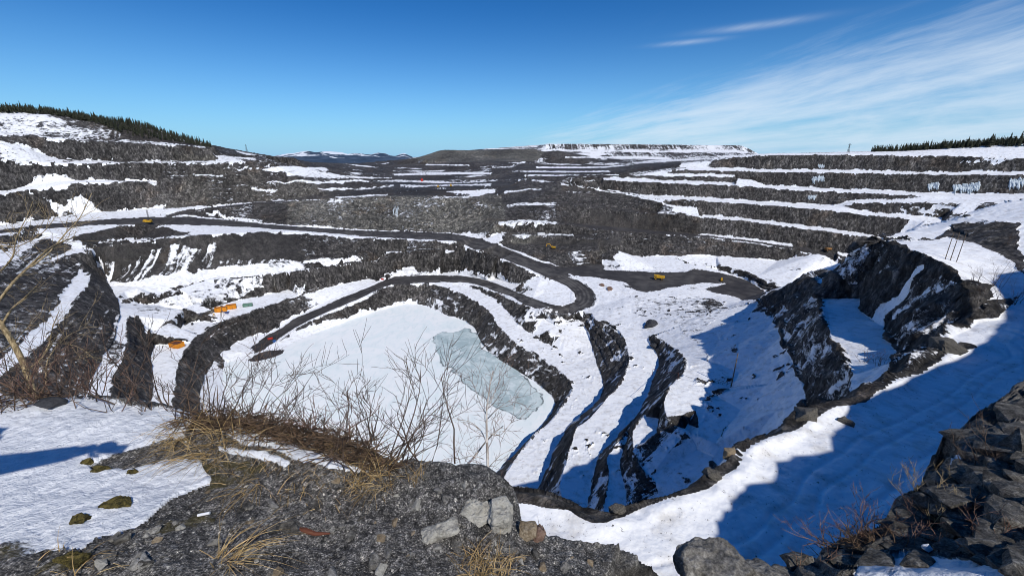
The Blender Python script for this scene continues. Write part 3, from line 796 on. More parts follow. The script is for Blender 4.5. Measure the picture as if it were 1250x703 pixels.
# roads
region("-60,285;0,281;60,274;130,268;180,265;230,265;280,269;320,273.5;387,278.5;450,282;500,283;550,284.5;590,292.5;612,301.5;640,312.5;664,321.5;690,327;731,323;760,329;800,333;840,332;848,328;880,333;908,341;926,351;935,358;925,366;910,366.5;895,362;870,356;862,352;888,346.5;855,346;820,350;790,357;775,355;765,345;720,338;700,336;668,338;655,332;625,320;605,312;580,304;550,294;500,291.5;450,289;400,284.5;330,279;280,276;230,274.5;180,275;130,274;60,279;0,285;-60,292", set_snow=0.0, rd=1.0)
region(strip('hp_in', 'hp_out'), set_snow=0.0, rd=1.0, exact=True)
region("668,337;698,334;716,347;703,356;690,350", set_snow=0.0, rd=1.0)
region(np.vstack([area("470,341;500,341;500,347;476,347.5"),]), set_snow=0.0, rd=1.0)
region("470,341.5;478,346.5;438,365;400,380.5;361,399;340,414;322,427;310,432;308,424;330,408;361,389;400,371;438,356", set_snow=0.0, rd=1.0)
region("700,273;780,280;870,288;940,297;1007,307;1050,318;1050,322;1007,311;940,300;870,290;780,284;700,277.5", set_snow=0.18, rd=1.0, br=0.3)
region("205,262;240,255.5;280,251;310,247.5;350,245;350,246.5;310,249.5;280,253;240,257.5;205,266", set_snow=0.0, rd=1.0)
region("684,223;722,229.5;774,238;812,246.5;850,251;850,252;812,248;774,240;722,231.5;684,225", set_snow=0.45)
# lake margin mud
region("298,440;322,429;346,427;354,437;338,441;310,444", rd=1.0, set_snow=0.0)
# snow aprons on the left
region("122,326;160,322;185,305;215,300;240,305;262,296;270,312;300,318;330,318;330,328;260,337;180,352;150,362;140,355", set_snow=0.42, st=0.75)
region("114,322;122,326;140,345;180,341;240,329;330,322;330,331;260,341;200,352;152,364;142,358", set_snow=0.95)
region("368,321;400,316;430,315;447,316;430,319;395,323", set_snow=0.95)
region("130,296;180,288;200,282;240,283;320,279.5;330,281;260,286;200,290.5;150,296;115,303", set_snow=0.62)
region("240,281;320,278;330,280;260,286.5;228,286", set_snow=0.95)
region("112,287;150,280;205,277;228,285;200,290;150,292", set_snow=0.25, br=0.5)
region("154,367;190,366;250,352;320,344;320,350;262,366;222,380;195,402;180,410;172,385", set_snow=0.62)
region("175,384;215,377;248,366;222,380;195,402;180,410", set_snow=1.0)
region("262,340;320,338;320,345;300,350;262,352", set_snow=0.55, st=0.4)
region("228,388;256,377;272,372;262,380;240,390;222,398", flat=0.15, pl=0.8, br=0.3)
region("270,381;320,362;374,350;374,357;320,375;282,388", mx=0.62)
region("0,300;62,303;112,305;118,330;104,330;80,330;0,345", flat=0.4)
region("0,326;22,312;36,302;44,290;36,296;22,300;0,310", mx=0.9)
region("300,283.5;400,288;460,295;460,312;430,313;390,316;366,320;330,318;300,318", set_snow=0.02)
region("214,262;245,257;280,253;315,249;350,247;372,250;384,277;330,273;280,268;230,263", set_snow=0.1)
region("250,262;300,267;325,271;300,270;262,265", mx=0.8)
region("-60,390;0,328;24,314;48,292;90,300;108,312;104,328;94,333;86,346;74,364;55,393;30,416;0,436;-60,470", set_snow=0.12)
region("62,317;75,310;90,304;104,304;106,308;92,310;77,314;64,319.5", mx=0.8)
region("126,420;136,412;150,420;140,450;128,440", flat=0.5)
# by the hairpin
region("650,352;664,345;688,351;703,364;697,370;668,367", set_snow=0.85)
region("692,337;735,341;770,349;778,362;762,400;742,394;724,386;728,360;716,347", set_snow=0.72)
region("642,388;690,386;705,389;690,391;662,392", set_snow=0.9)
region("668,408;686,395;712,391;700,396;694,405;690,410", set_snow=0.7)
region("536,343.5;560,347;585,356;610,372;628,393;650,410;676,426;668,440;655,431;632,418;612,400;597,379;575,361", mx=0.9)
region("470,334;530,333;580,335;630,345;630,349;580,338;530,336;470,338", mx=0.72)
region("355,405;420,386;500,366;520,368;500,372;440,387;375,412;352,422", mx=0.7)
region("500,369;530,362;560,376;560,391;545,385;520,375", mx=0.35, st=0.9)
# spur
region("770,362;800,364;850,362;872,366;890,376;862,400;850,420;830,400;800,388;775,385", flat=0.64)
region("735,319;763,317;800,319;838,326;838,333;790,331;740,330", set_snow=0.85)
region("840,314;880,314;940,320;985,320;985,338;945,346;910,332;880,325;846,323", set_snow=0.85)
region("1000,318;1040,322;1030,326;985,340;950,352;938,345", mx=0.7)
region("850,346;888,345;860,352;866,355;830,356", set_snow=0.8)
# right wall ice and slopes
region("1098,250;1200,249;1190,258;1150,263;1110,258", set_snow=0.72)
region("1110,266;1162,269;1150,276;1120,285;1095,290", mx=0.7)
region("1170,262;1250,246;1250,262;1180,263", mx=0.72)
region("1165,200;1200,194;1240,189;1250,192;1200,197", mx=0.8)
# cliff faces with snow-filled gullies
region("958,392;975,372;1000,352;1004,366;1009,390;1014,414;1040,446;1046,480;996,502;985,470;966,426", mx=0.47, st=0.25, pl=0.35)
region("1085,380;1110,350;1150,335;1185,365;1150,412;1105,432;1092,410", mx=0.45, st=0.3, pl=0.35)
region("1062,302;1090,300;1110,306;1090,330;1066,345;1060,330", mx=0.42, st=0.3, pl=0.3)
region("1140,294;1165,274;1250,269;1250,335;1222,312;1192,297;1158,290", set_snow=0.2)
region("1020,335;1046,312;1062,300;1062,320;1046,345;1035,345", mx=0.52)
region("1060,400;1075,376;1100,350;1122,318;1130,320;1112,352;1082,385;1068,408", mx=0.75)
region("800,566;836,543;870,552;905,548;920,540;905,556;882,570;862,582;820,600;800,592", set_snow=0.66)
region("836,518;870,526;915,552;912,570;880,585;850,600;806,606;800,592;812,560;836,543", set_snow=0.72)
region("930,470;985,500;960,520;930,530;900,545;880,540;900,500", mx=0.9)
region("1100,452;1090,430;1060,400;1040,440;1044,480;1075,466", mx=0.85)
# snow road stays covered, its berm is bare
region("600,598;660,606;700,619;728,631;745,627;735,622;700,612;660,604;640,600", set_snow=0.55)
region("604,607;640,607;690,619;726,631;690,628;640,617;604,614", set_snow=0.0, br=0.6)
edge_xy = pit.lines['edge'][:, :2]
dmin = np.full(PX.shape, 1e9)
near = (PR < 420)
xx, yy = PX[near], PY[near]
dd = np.full(xx.shape, 1e9)
for i in range(0, len(edge_xy), 1):
    dd = np.minimum(dd, np.hypot(xx - edge_xy[i, 0], yy - edge_xy[i, 1]))
dmin[near] = dd
ew = np.clip(1.3 + 1.6 * fbm(PX / 9, PY / 9, PZ * 0, 3), 0.1, 3.0)
snow = np.where(PZ > -41, np.minimum(snow, 0.12 + smooth(ew - 0.45, ew + 0.45, dmin)), snow)

# thinner cover away from the viewer, bare patches
thin = smooth(0.05, 0.55, fbm(PX / 38, PY / 38, PZ / 20, 4, 0.6)) * smooth(230, 420, PR)
snow -= 0.33 * thin * (snow > 0.6)

fs_ = smooth(800, 1000, PR) * (PY > 0) * (PR < 1620) * (PX < 330)
snow = snow * (1 - fs_) + np.clip(snow * 0.8 - 0.16 - 0.22 * smooth(-60, -280, PX) * smooth(-420, -330, PX) + 1.5 * fpatch, 0, 1) * fs_

# broken snow on the steps of the spur and round the lake, and on the shaded cliffs
spur = (PR > 85) & (PR < 345) & (PX > -35) & (PX < 150) & (PZ < -78)
sp_n = fbm(PX / 7, PY / 7, PZ / 7, 4, 0.65)
snow = np.where(spur & (snow < 0.4), np.clip(0.30 + 0.75 * sp_n, 0, 0.75), snow)

# thin bright bench lines on the far side
for s in ("272,204.5;335,203;400,204.6;402,206.2;335,207;272,206.6", "316,210;335,207.5;385,209;400,212;440,216;480,217;480,218.4;440,218.2;385,214;335,213;316,212.5",
          "320,221.6;400,221.6;480,219.8;540,221.6;600,219.4;640,218.6;640,220.2;600,221.6;540,223.6;480,222;400,223.4;320,223.6",
          "388,230.2;440,230;480,225.5;482,228;440,232.2;388,232", "305,230;338,231.5;338,234.5;305,233.5", "412,240.3;474,236.8;474,239;412,242",
          "236,213.6;272,213.6;272,215.4;236,215.4", "480,212;560,210;600,211;600,213;560,213;480,214.5", "490,225.5;560,224.6;600,225;600,227.5;540,229.5;490,229",
          "545,233.8;590,231.5;606,231;606,233.6;590,236.6;560,239.6;528,241.8;525,240.4;556,237", "262,190;312,193.4;312,195;262,192"):
    m_ = inside(area(s), QX, QY); snow[m_] = np.maximum(snow[m_], np.clip(0.66 + 1.1 * fpatch[m_] + 0.5 * streak[m_], 0, 1))
region("684,223.4;700,226;722,230;774,238.4;812,246.8;850,251;850,252.4;812,248.4;774,240;722,231.6;700,227.6;684,225.2", mx=0.66)
region("600,203;640,202;660,202;735,203;786,200;830,198;830,204;770,211;760,216;700,217;690,222;640,221;600,219", set_snow=0.10)
for s in ("655,203.6;735,203.6;760,200.5;790,197;830,194.6;876,192.4;876,194;830,196.6;790,199.4;760,203;735,205.8;655,205.6", "622,208.2;700,209;745,208.6;745,210.2;700,211;622,210.2", "640,213.2;700,213.6;755,212.6;755,214.2;700,215.2;640,215", "600,219.6;640,218.8;684,221.6;684,223.4;640,220.8;600,221.6",
          "690,191.5;760,190.6;800,192.6;800,194.4;760,193;690,193.6", "616,233.5;661,229.5;662,231.2;616,235.4", "690,233.4;722,234.4;722,236;690,235", "600,203.5;622,203;640,196.5;642,198;624,205;600,205.2"):
    m_ = inside(area(s), QX, QY); snow[m_] = np.maximum(snow[m_], np.clip(0.74 + 0.8 * fpatch[m_] + 0.4 * streak[m_], 0, 1))
# smooth dumped scree
for s in ("113,303;150,296;200,291;260,286;320,283;360,283;372,318;330,320;262,330;200,345;150,350;125,330", "60,276;130,275;160,284;113,300;80,290", "720,258;770,262;838,268;870,286;780,280;720,276",
          "505,193.5;535,184;650,182;660,194;560,200", "625,292;760,292;760,300;620,300", "400,224;480,223;560,224;600,223;640,228;610,236;560,240;500,238;440,240;400,241"):
    m_ = inside(area(s), QX, QY); road[m_] = np.maximum(road[m_], 0.42)

region("905,385;928,380;944,392;956,415;968,440;984,482;984,500;960,508;905,502;898,460;900,420", mx=0.86)
region("520,200.4;575,201.2;575,202.8;520,202", mx=0.8)
region("505,193.5;514,191.5;524,188.5;535,184;545,183;600,184;650,181.8;665,186;655,197;600,197.5;520,199", flat=0.02, pl=0.85, br=0.0)
m_ = inside(area("478,228;640,214;640,234;600,231;590,238;560,241;500,240;478,238"), PX, PY) & (snow > 0.45)
snow[m_] = np.clip(snow[m_] - 0.12 + 1.3 * fpatch[m_] + 0.4 * streak[m_], 0, 1)

region("866,428;892,428;912,440;914,500;885,508;866,486", set_snow=0.88)
# ---- relief
rockf = np.clip(1 - snow, 0, 1) * (1 - road)
# outcrops and rubble breaking the snow of the spur
oc = smooth(0.22, 0.45, fbm(PX / 5.5, PY / 5.5, PZ / 5, 4, 0.68)) * smooth(-0.3, 0.2, fbm(PX / 30 + 5, PY / 30, PZ / 30, 2)) * smooth(85, 110, PR) * smooth(420, 360, PR) * (PX > 0) * (PX < 175) * (PZ < -60) * (PZ > -149)
snow -= 0.72 * oc
steep = smooth(0.97, 0.80, nz)
disp = np.zeros_like(PX)
for lam, w in ((18, 0.05), (9, 0.085), (4.5, 0.12), (2.2, 0.14), (1.1, 0.15), (0.55, 0.16)):
    vis_w = smooth(0.0028, 0.0065, lam / PR)
    if (vis_w > 0).any():
        n_ = vnoise(PX / lam + lam, PY / lam, PZ / (lam * 1.7))
        n_ = 0.55 * n_ + 0.45 * (1 - 2 * np.abs(vnoise(PX / lam, PY / lam + 31, PZ / (lam * 1.5)))) 
        disp += w * lam * n_ * vis_w
craggy = 1 + 1.3 * smooth(60, 90, PX) * smooth(380, 320, PR) * smooth(-100, -95, PZ)
disp *= steep * (0.2 + 0.8 * rockf) * 1.6 * craggy
# bedding: narrow broken ledges across the faces
tu = PZ / 4.6 + 0.9 * fbm(PX / 60, PY / 60, PZ / 30, 3)
tf = tu - np.floor(tu)
ledge = (smooth(0.0, 0.22, tf) - smooth(0.75, 1.0, tf)) - 0.5
disp += ledge * 1.15 * steep * smooth(180, 320, PR) * smooth(-0.15, 0.25, fbm(PX / 55, PY / 55, PZ / 12 + 7, 3)) * smooth(1500, 1000, PR)
disp *= 1 - 0.65 * smooth(6, 3, dmin) * smooth(30, 15, PX)
P3 = base + Nrm * disp[:, :, None] * np.array([1, 1, 0.6])
# snow caught on the ledges of rough faces
N2 = grid_normals(P3)
catch = smooth(0.62, 0.92, N2[:, :, 2]) * (0.42 + 0.3 * fbm(PX / 40, PY / 40, PZ / 15, 3)) * (1 - road) * smooth(0.97, 0.9, nz)
snow = np.where(snow < 0.4, np.maximum(snow, catch), snow)
# ploughed snow along the haul road's edges
def dist_line(xy, m):
    x = PX[m]; y = PY[m]; dd = np.full(x.shape, 1e9)
    for (x0, y0), (x1, y1) in zip(xy[:-1], xy[1:]):
        L2 = (x1 - x0) ** 2 + (y1 - y0) ** 2 + 1e-9
        t = np.clip(((x - x0) * (x1 - x0) + (y - y0) * (y1 - y0)) / L2, 0, 1)
        dd = np.minimum(dd, (x - x0 - t * (x1 - x0)) ** 2 + (y - y0 - t * (y1 - y0)) ** 2)
    return np.sqrt(dd)
ploughed = np.zeros_like(PX)
for nm, wd in (('hp_in', 1.5), ('hp_out', 1.6), ('dr_in', 1.5)):
    xy = pit.lines[nm][::2, :2]
    m = (PX > xy[:, 0].min() - 6) & (PX < xy[:, 0].max() + 6) & (PY > xy[:, 1].min() - 6) & (PY < xy[:, 1].max() + 6)
    dl = dist_line(xy, m)
    v = np.zeros_like(PX); v[m] = smooth(wd + 0.7, wd - 0.5, dl + 0.9 * jx[m])
    ploughed = np.maximum(ploughed, v * (0.55 + 0.5 * fbm(PX / 25, PY / 25, PZ * 0 + 2, 3)))
snow = np.maximum(snow, ploughed)
road = road * (1 - smooth(0.3, 0.5, ploughed))
# drifts, lumps, rubble on level ground
und = 0.30 * fbm(PX / 9, PY / 9, PZ * 0, 3) * np.clip(PR / 150, 0.25, 1.6)
lake_poly = pit.lines['shore'][:, :2]
lake = inside(lake_poly, PX, PY) & (PZ < -149.2)
lump = np.maximum(fbm(PX / 4.0, PY / 4.0, PZ * 0 + 5, 3), 0) * np.clip(PR / 200, 0.15, 1.5) * rockf * smooth(0.8, 0.97, nz)
und = und * (1 - 0.75 * road) + lump * 1.4 + 0.9 * np.maximum(oc, 0)
onroad = (PZ > -41) * smooth(180, 120, PR)
for q, w_, dp in ((6.6, 0.35, 0.16), (8.6, 0.35, 0.16), (12.5, 0.4, 0.18), (14.6, 0.4, 0.18), (10.4, 1.6, 0.10)):
    und -= dp * np.exp(-((dmin + 0.5 * fbm(PX / 12, PY / 12, PZ * 0 + q, 2) - q) / w_) ** 2) * onroad
und += 0.05 * fbm(PX / 0.9, PY / 0.9, PZ * 0, 3) * onroad
und[lake] = 0
P3[:, :, 2] += 0.9 * ploughed
berm = 0.9 * np.exp(-((dmin - 1.2) / 1.1) ** 2) * (PZ > -41) * (0.6 + 0.9 * fbm(PX / 4, PY / 4, PZ * 0 + 8, 3))
P3[:, :, 2] += und + np.maximum(berm, 0)
P3[:, :, 2] += (PR > 7000) * np.clip((PR - 7000) / 600, 0, 1) * 26 * fbm(PX / 420, PY / 420, PZ * 0, 4, 0.6)
P3[:, :, 2][lake] = -150.0
# haul-road berms
nc, nr = PX.shape
V = P3.reshape(-1, 3)
faces = grid_faces(nc, nr)
lk = lake.ravel()[faces].all(axis=1)
rd = (road.ravel()[faces].mean(axis=1) > 0.5) & ~lk
# thin dark ice on the right side of the lake
TP = np.array([(527, 409), (530, 417), (534, 424), (533, 434), (538, 446), (546, 453), (556, 461), (568, 471), (581, 479), (594, 489), (603, 495), (611, 503), (622, 512), (634, 518), (646, 512), (656, 502), (667, 490), (662, 478), (648, 465), (632, 452), (620, 444), (608, 436), (597, 427), (588, 416), (580, 405), (572, 400), (562, 403), (552, 405), (541, 403)], float)
TP = np.vstack([TP, TP[:1]]); TP = spline(TP, 3.0)[:-1]
az_, k_ = ray(TP[:, 0], TP[:, 1]); rr_ = 150.0 / k_
thin_poly = np.column_stack([np.sin(az_) * rr_, np.cos(az_) * rr_])
kx = fbm(PX / 20, PY / 20, PZ * 0, 5, 0.6) * 9; ky = fbm(PX / 20 + 9, PY / 20, PZ * 0 + 3, 5, 0.6) * 9
acc = np.zeros(PX.shape)
offs = [(0, 0)] + [(math.cos(a) * q, math.sin(a) * q) for q in (1.5, 3.5, 6.0) for a in np.arange(0, 6.28, 0.785)]
for ox, oy in offs: acc += inside(thin_poly, PX + kx + ox, PY + ky + oy)
ice_w = 1 - acc / len(offs)
snow_out = snow.copy(); snow_out[lake] = ice_w[lake]; road[lake] *= 0.0
rut = np.zeros_like(PX)
for nm_a, nm_b in (('hp_in', 'hp_out'), ('r1_rear', 'talus_crest')):
    A_, B_ = pit.lines[nm_a][:, :2], pit.lines[nm_b][:, :2]
    ta, tb = np.linspace(0, 1, 120), np.linspace(0, 1, 120)
    rs_ = lambda Q: np.column_stack([np.interp(ta, np.linspace(0, 1, len(Q)), Q[:, i]) for i in (0, 1)])
    A_, B_ = rs_(A_), rs_(B_)
    for fr in (0.3, 0.45, 0.62, 0.76):
        xy = A_ * (1 - fr) + B_ * fr
        m = (PX > xy[:, 0].min() - 4) & (PX < xy[:, 0].max() + 4) & (PY > xy[:, 1].min() - 4) & (PY < xy[:, 1].max() + 4) & (road > 0.5)
        if m.any(): rut[m] = np.maximum(rut[m], smooth(1.5, 0.4, dist_line(xy, m)))
ATT = {'rut': rut.ravel(), 'snow': snow_out.ravel(), 'road': road.ravel(), 'pale': pale.ravel(), 'brown': brown.ravel()}
def piece(name, mask, mat):
    fs = faces[mask]
    u, inv = np.unique(fs.ravel(), return_inverse=True)
    me = np_mesh(name, V[u], inv.reshape(fs.shape))
    for k, v in ATT.items(): attr(me, k, v[u])
    o = link(name, me, mat)
    o['kind'] = 'structure'
    return o
M_PIT, M_ROAD, M_ICE = mat_pit(), mat_road(), mat_ice()
mt = (PR.ravel()[faces].min(axis=1) > 5200)
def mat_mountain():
    t = NT('far_hazy_mountain')
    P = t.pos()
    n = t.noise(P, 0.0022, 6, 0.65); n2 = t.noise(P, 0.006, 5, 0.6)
    c = t.mix(t.step(n2, 0.35, 0.7), (0.028, 0.050, 0.085), (0.06, 0.09, 0.14))  # blue of distant haze put into the woodland colour
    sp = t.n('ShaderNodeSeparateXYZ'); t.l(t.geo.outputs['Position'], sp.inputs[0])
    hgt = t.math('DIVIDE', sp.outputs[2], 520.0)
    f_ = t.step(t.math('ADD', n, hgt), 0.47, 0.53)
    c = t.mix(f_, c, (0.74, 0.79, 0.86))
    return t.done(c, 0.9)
piece('pit_terrain', ~lk & ~rd & ~mt, M_PIT)
piece('far_mountains', mt, mat_mountain())
piece('haul_road', rd, M_ROAD)
piece('frozen_lake_water', lk, M_ICE)
# ------------------------------------------------------------------ the look-out: rock ledge underfoot and the unseen hill beside it
led = Tin()
led.line('rim_left', "-120,484,-1.8;-60,485,-1.78;0,487,-1.75;50,488.5,-1.75;100,490.5,-1.75;150,493,-1.75;200,499,-1.75;235,507,-1.75;262,512,-1.75;300,516,-1.75;340,522,-1.76;380,530,-1.77;420,540,-1.78;450,551,-1.8;470,562,-1.83;483,570,-1.85;498,568,-1.83;527,569,-1.82;548,571,-1.82;557,576,-1.83;566,573,-1.82;586,573,-1.82;599,580,-1.83;610,590,-1.85;620,597,-1.9;628,615,-1.96;633,640,-2.0;650,655,-2.02;700,659,-2.04;725,660,-2.05;747,664,-2.06;770,676,-2.1;792,690,-2.14;803,702,-2.2;812,722,-2.3", step=4)
led.line('rim_right', "822,722,-2.6;850,700,-2.75;900,694,-2.9;960,693,-3.0;1000,684,-3.1;1010,670,-3.1;1040,654,-3.15;1078,642,-3.2;1091,628,-3.3;1102,604,-3.4;1130,592,-3.45;1140,562,-3.5;1152,534,-3.55;1180,522,-3.55;1191,503,-3.6;1220,487,-3.6;1250,467,-3.6;1300,446,-3.55", step=4)
led.loose("100,600,-1.74;250,600,-1.77;330,575,-1.78;400,620,-1.83;500,640,-1.86;600,690,-1.92;150,703,-1.7;300,703,-1.74;450,703,-1.82;700,720,-2.0;0,600,-1.72;0,703,-1.66;560,620,-1.84;480,600,-1.84;60,520,-1.74;200,540,-1.76;300,545,-1.74;380,560,-1.77;610,650,-1.93;570,590,-1.81;-80,600,-1.74;-80,700,-1.68;640,690,-1.97;740,700,-2.08")
led.loose("1100,703,-2.7;1250,703,-2.45;1250,640,-2.7;1200,640,-2.8;1250,560,-2.95;1180,600,-2.95;1150,640,-2.95;1120,660,-3.0;1250,510,-3.2;1215,540,-3.25;1175,575,-3.3;1050,690,-2.9;980,710,-2.8;1080,670,-3.05;1320,560,-2.8;1320,640,-2.5;1160,560,-3.45;1195,530,-3.45")
def edge_drop(tin, name, steps):
    """the ground falls away beyond a rim line"""
    L = tin.lines[name]; az = np.arctan2(L[:, 0], L[:, 1]); r = np.hypot(L[:, 0], L[:, 1])
    for k, (m, c, dz) in enumerate(steps):
        tin.add_arz(az[::2], (r * m + c)[::2], (L[:, 2] - dz)[::2])
DROPS = ((1.03, 0.12, 0.35), (1.10, 0.35, 1.4), (1.3, 1.2, 6.0), (1.9, 5.0, 34.0), (2.6, 9.0, 45.0))
edge_drop(led, 'rim_left', DROPS)
edge_drop(led, 'rim_right', ((1.03, 0.15, 0.6), (1.12, 0.5, 3.0), (1.3, 1.5, 9.0), (1.9, 5.0, 34.0), (2.6, 9.0, 45.0)))
# beyond the frame: unseen hill on the right, crest shaped to shade the road
HE = np.array([(9.0, 6.1, -3.6), (12, 4.6, -3.6), (16, 1.6, -3.7), (22, -1.5, -4.0), (30, -3.5, -4.2), (34.5, -3.5, -3.0), (37, -2.8, 1.6), (40, -2.0, 3.6), (43.5, -1.0, 5.0), (47, 0.3, 6.4), (54, 2.2, 7.2), (62, 4.5, 8.1), (74, 11.5, 10.8), (95, 19, 13.5), (115, 27, 15), (133, 34.5, 17.5), (143, 38, 23.5), (155, 42, 33), (166, 47, 41), (200, 56, 44), (228, 64, 46)])
PO = lambda P: [(math.degrees(math.atan2(x, y)), math.hypot(x, y), z) for x, y, z in P]
led.polar('hill_edge', PO(HE))
tg = np.gradient(HE[:, :2], axis=0); tg /= np.linalg.norm(tg, axis=1, keepdims=True)
for off, dz in ((0.8, 1.5), (3.0, 10.0), (11.0, 46.0)):
    Q = HE.copy(); Q[:, 0] -= tg[:, 1] * off; Q[:, 1] += tg[:, 0] * off; Q[:, 2] -= dz
    led.polar('hd', PO(Q[1:]))
led.loose_polar([(62, 3, -2.4), (62, 7, -2.9), (75, 3, -2.1), (80, 8, -2.8), (100, 14, -3.2), (100, 30, -4.2), (95, 5, -2.0), (110, 60, 3), (100, 70, 8), (93, 100, 14), (95, 160, 22), (82, 200, 38), (104, 45, -1),
  (120, 3, -1.75), (120, 14, -2.4), (120, 45, -2.6), (150, 4, -1.7), (150, 20, -1.8), (150, 60, -2), (179, 3, -1.65), (179, 20, -1.4), (179, 80, -1), (110, 120, 6), (110, 200, 8), (130, 150, 3), (179, 250, 0), (130, 250, 3), (100, 250, 14),
  (-179, 3, -1.65), (-179, 20, -1.4), (-179, 80, -1), (-179, 250, 0), (-150, 3, -1.65), (-150, 20, -1.4), (-150, 80, -1), (-150, 250, 0), (-120, 3, -1.7), (-120, 14, -1.6), (-120, 60, -2), (-120, 250, -3), (-100, 4, -1.72), (-95, 12, -2.0), (-95, 16, -8), (-95, 30, -40), (-75, 4, -1.74), (-75, 6.5, -1.9), (-75, 8, -4), (-75, 20, -40), (-62, 4.8, -1.8), (-62, 6.3, -3.5), (-62, 16, -40)])
for a in (-180, -150, -120, -90, -60, -30, 0, 30, 60, 90, 120, 150, 180):
    led.loose_polar([(a, 0.35, -1.72)])
for a in np.arange(-60, 60, 6):
    led.loose_polar([(a, 45, -70), (a, 120, -120), (a, 300, -250)])
for a in (-100, -85, -70): led.loose_polar([(a, 60, -80), (a, 260, -150)])
led.loose_polar([(58, 30, -60), (62, 18, -60), (75, 22, -60), (62, 80, -70), (70, 45, -60), (80, 36, -60), (66, 150, -80), (66, 300, -100), (71, 110, -70), (72, 280, -90), (55, 20, -50)])
led.build()
L_AZ = np.concatenate([np.radians(np.linspace(-179.9, -55, 60)), np.radians(np.linspace(-54.2, 54.2, 1400)), np.radians(np.linspace(55, 179.9, 160))])
LR, LZ = sample_grid(led, L_AZ, 620, math.log(0.7), math.log(240.0), hid=0.35, klog=0.12)
LX = LR * np.sin(L_AZ)[:, None]; LY = LR * np.cos(L_AZ)[:, None]
LPHI = LZ / LR
def lhit(px, py):
    """point of the ledge seen in direction of a photo pixel"""
    a, k = ray(px, py)
    c = int(np.clip(np.searchsorted(L_AZ, a), 0, len(L_AZ) - 1))
    w = np.nonzero(LPHI[c] >= -k)[0]
    if len(w) == 0: return None
    r_ = LR[c, w[0]]
    return np.array([math.sin(a) * r_, math.cos(a) * r_, LZ[c, w[0]]])
def larea(s, step=4.0):
    P = np.array([[float(v) for v in p.split(',')] for p in s.replace('\n', ' ').split(';') if p.strip()])
    P = np.vstack([P, P[:1]]); q = []
    for a, b in zip(P[:-1], P[1:]):
        n = max(1, int(np.hypot(*(b - a)) / step))
        for i in range(n):
            h = lhit(*(a + (b - a) * i / n))
            if h is not None: q.append(h[:2])
    return np.array(q)
lbase = np.dstack([LX, LY, LZ])
LN = grid_normals(lbase)
wx = fbm(LX / 0.22, LY / 0.22, LZ / 0.22, 5, 0.62); wy = fbm(LX / 0.22 + 40, LY / 0.22, LZ / 0.22, 5, 0.62)
lq = np.clip(LR * 0.018, 0.02, 0.4)
lqx = LX + wx * lq; lqy = LY + wy * lq
lsnow = np.zeros_like(LX); lmoss = np.zeros_like(LX); lslab = np.zeros_like(LX)
LSNOW = ["-120,486;0,489;50,491;100,493;150,496;200,502;232,511;238,520;236,528;226,538;196,543;170,550;140,557;112,573;118,580;160,576;200,567;245,563;262,582;264,592;240,603;212,612;190,630;172,650;140,660;118,668;108,682;74,680;40,688;14,678;0,668;-60,690;-200,760;-300,640;-200,540",
         "270,534;290,530;318,531;340,537;362,545;392,558;420,570;440,575;432,580;400,574;372,566;345,556;330,549;300,546;280,541",
         "262,548;300,552;330,556;360,566;350,572;310,562;268,556",
         "1044,692;1080,683;1110,683;1150,686;1200,694;1240,700;1300,712;1300,730;1040,730",
         "1164,566;1170,548;1188,530;1204,520;1211,530;1207,548;1192,560;1178,568"]
for s in LSNOW:
    lsnow[inside(larea(s), lqx, lqy)] = 1.0
for s in ("150,563;200,552;240,545;250,556;245,563;200,567;165,575;115,580;112,572",): lsnow[inside(larea(s), lqx, lqy)] = 0.2
for s in ("-10,690;20,682;30,690;0,703;-20,703", "70,690;110,682;118,690;90,705;60,705", "190,640;230,625;262,630;258,645;220,655;190,655", "240,570;320,560;330,580;260,600"):
    lmoss[inside(larea(s), lqx, lqy)] = 0.8
rightish = smooth(12, 20, np.degrees(L_AZ))[:, None] * np.ones_like(LX)
lslab = rightish
lsnow = np.where((np.degrees(L_AZ)[:, None] > 56) & (LR > 6), smooth(0.75, 0.95, LN[:, :, 2]) * 0.7, lsnow)
lsnow[(np.abs(np.degrees(L_AZ))[:, None] > 125) & (LR > 2.0)] = 0.8
lrock = 1 - np.clip(lsnow, 0, 1)
disp = np.zeros_like(LX)
for lam, w in ((8.0, 0.10), (4.0, 0.09), (1.6, 0.075), (0.7, 0.07), (0.32, 0.075), (0.15, 0.10), (0.07, 0.14), (0.035, 0.17), (0.018, 0.17)):
    vw = smooth(0.0026, 0.006, lam / LR)
    if lam > 1.0: vw = vw * smooth(13.0, 22.0, LR)
    n_ = vnoise(LX / lam + 3 * lam, LY / lam, LZ / lam)
    n_ = 0.5 * n_ + 0.5 * (1 - 2 * np.abs(vnoise(LX / lam, LY / lam + 31, LZ / lam)))
    disp += w * lam * n_ * vw
disp = disp * (0.22 + 0.78 * lrock)
# bedded slabs on the right: stepped along a tilted axis
def terrace(u, k):
    f = u - np.floor(u)
    return np.floor(u) + smooth(0.5 - k, 0.5 + k, f)
ux = LX * 0.55 - LY * 0.83
th = 0.085 + 0.03 * vnoise(LX / 1.5, LY / 1.5, LZ * 0)
ub = (LZ + 0.25 * ux + 0.22 * fbm(LX / 0.9, LY / 0.9, LZ * 0, 4, 0.6)) / th
slab_d = (terrace(ub, 0.10) - ub) * th * 0.85
LP = lbase + LN * disp[:, :, None]
LP[:, :, 2] += slab_d * lslab * lrock * smooth(0.15, 0.5, LN[:, :, 2]) * smooth(60, 20, LR)
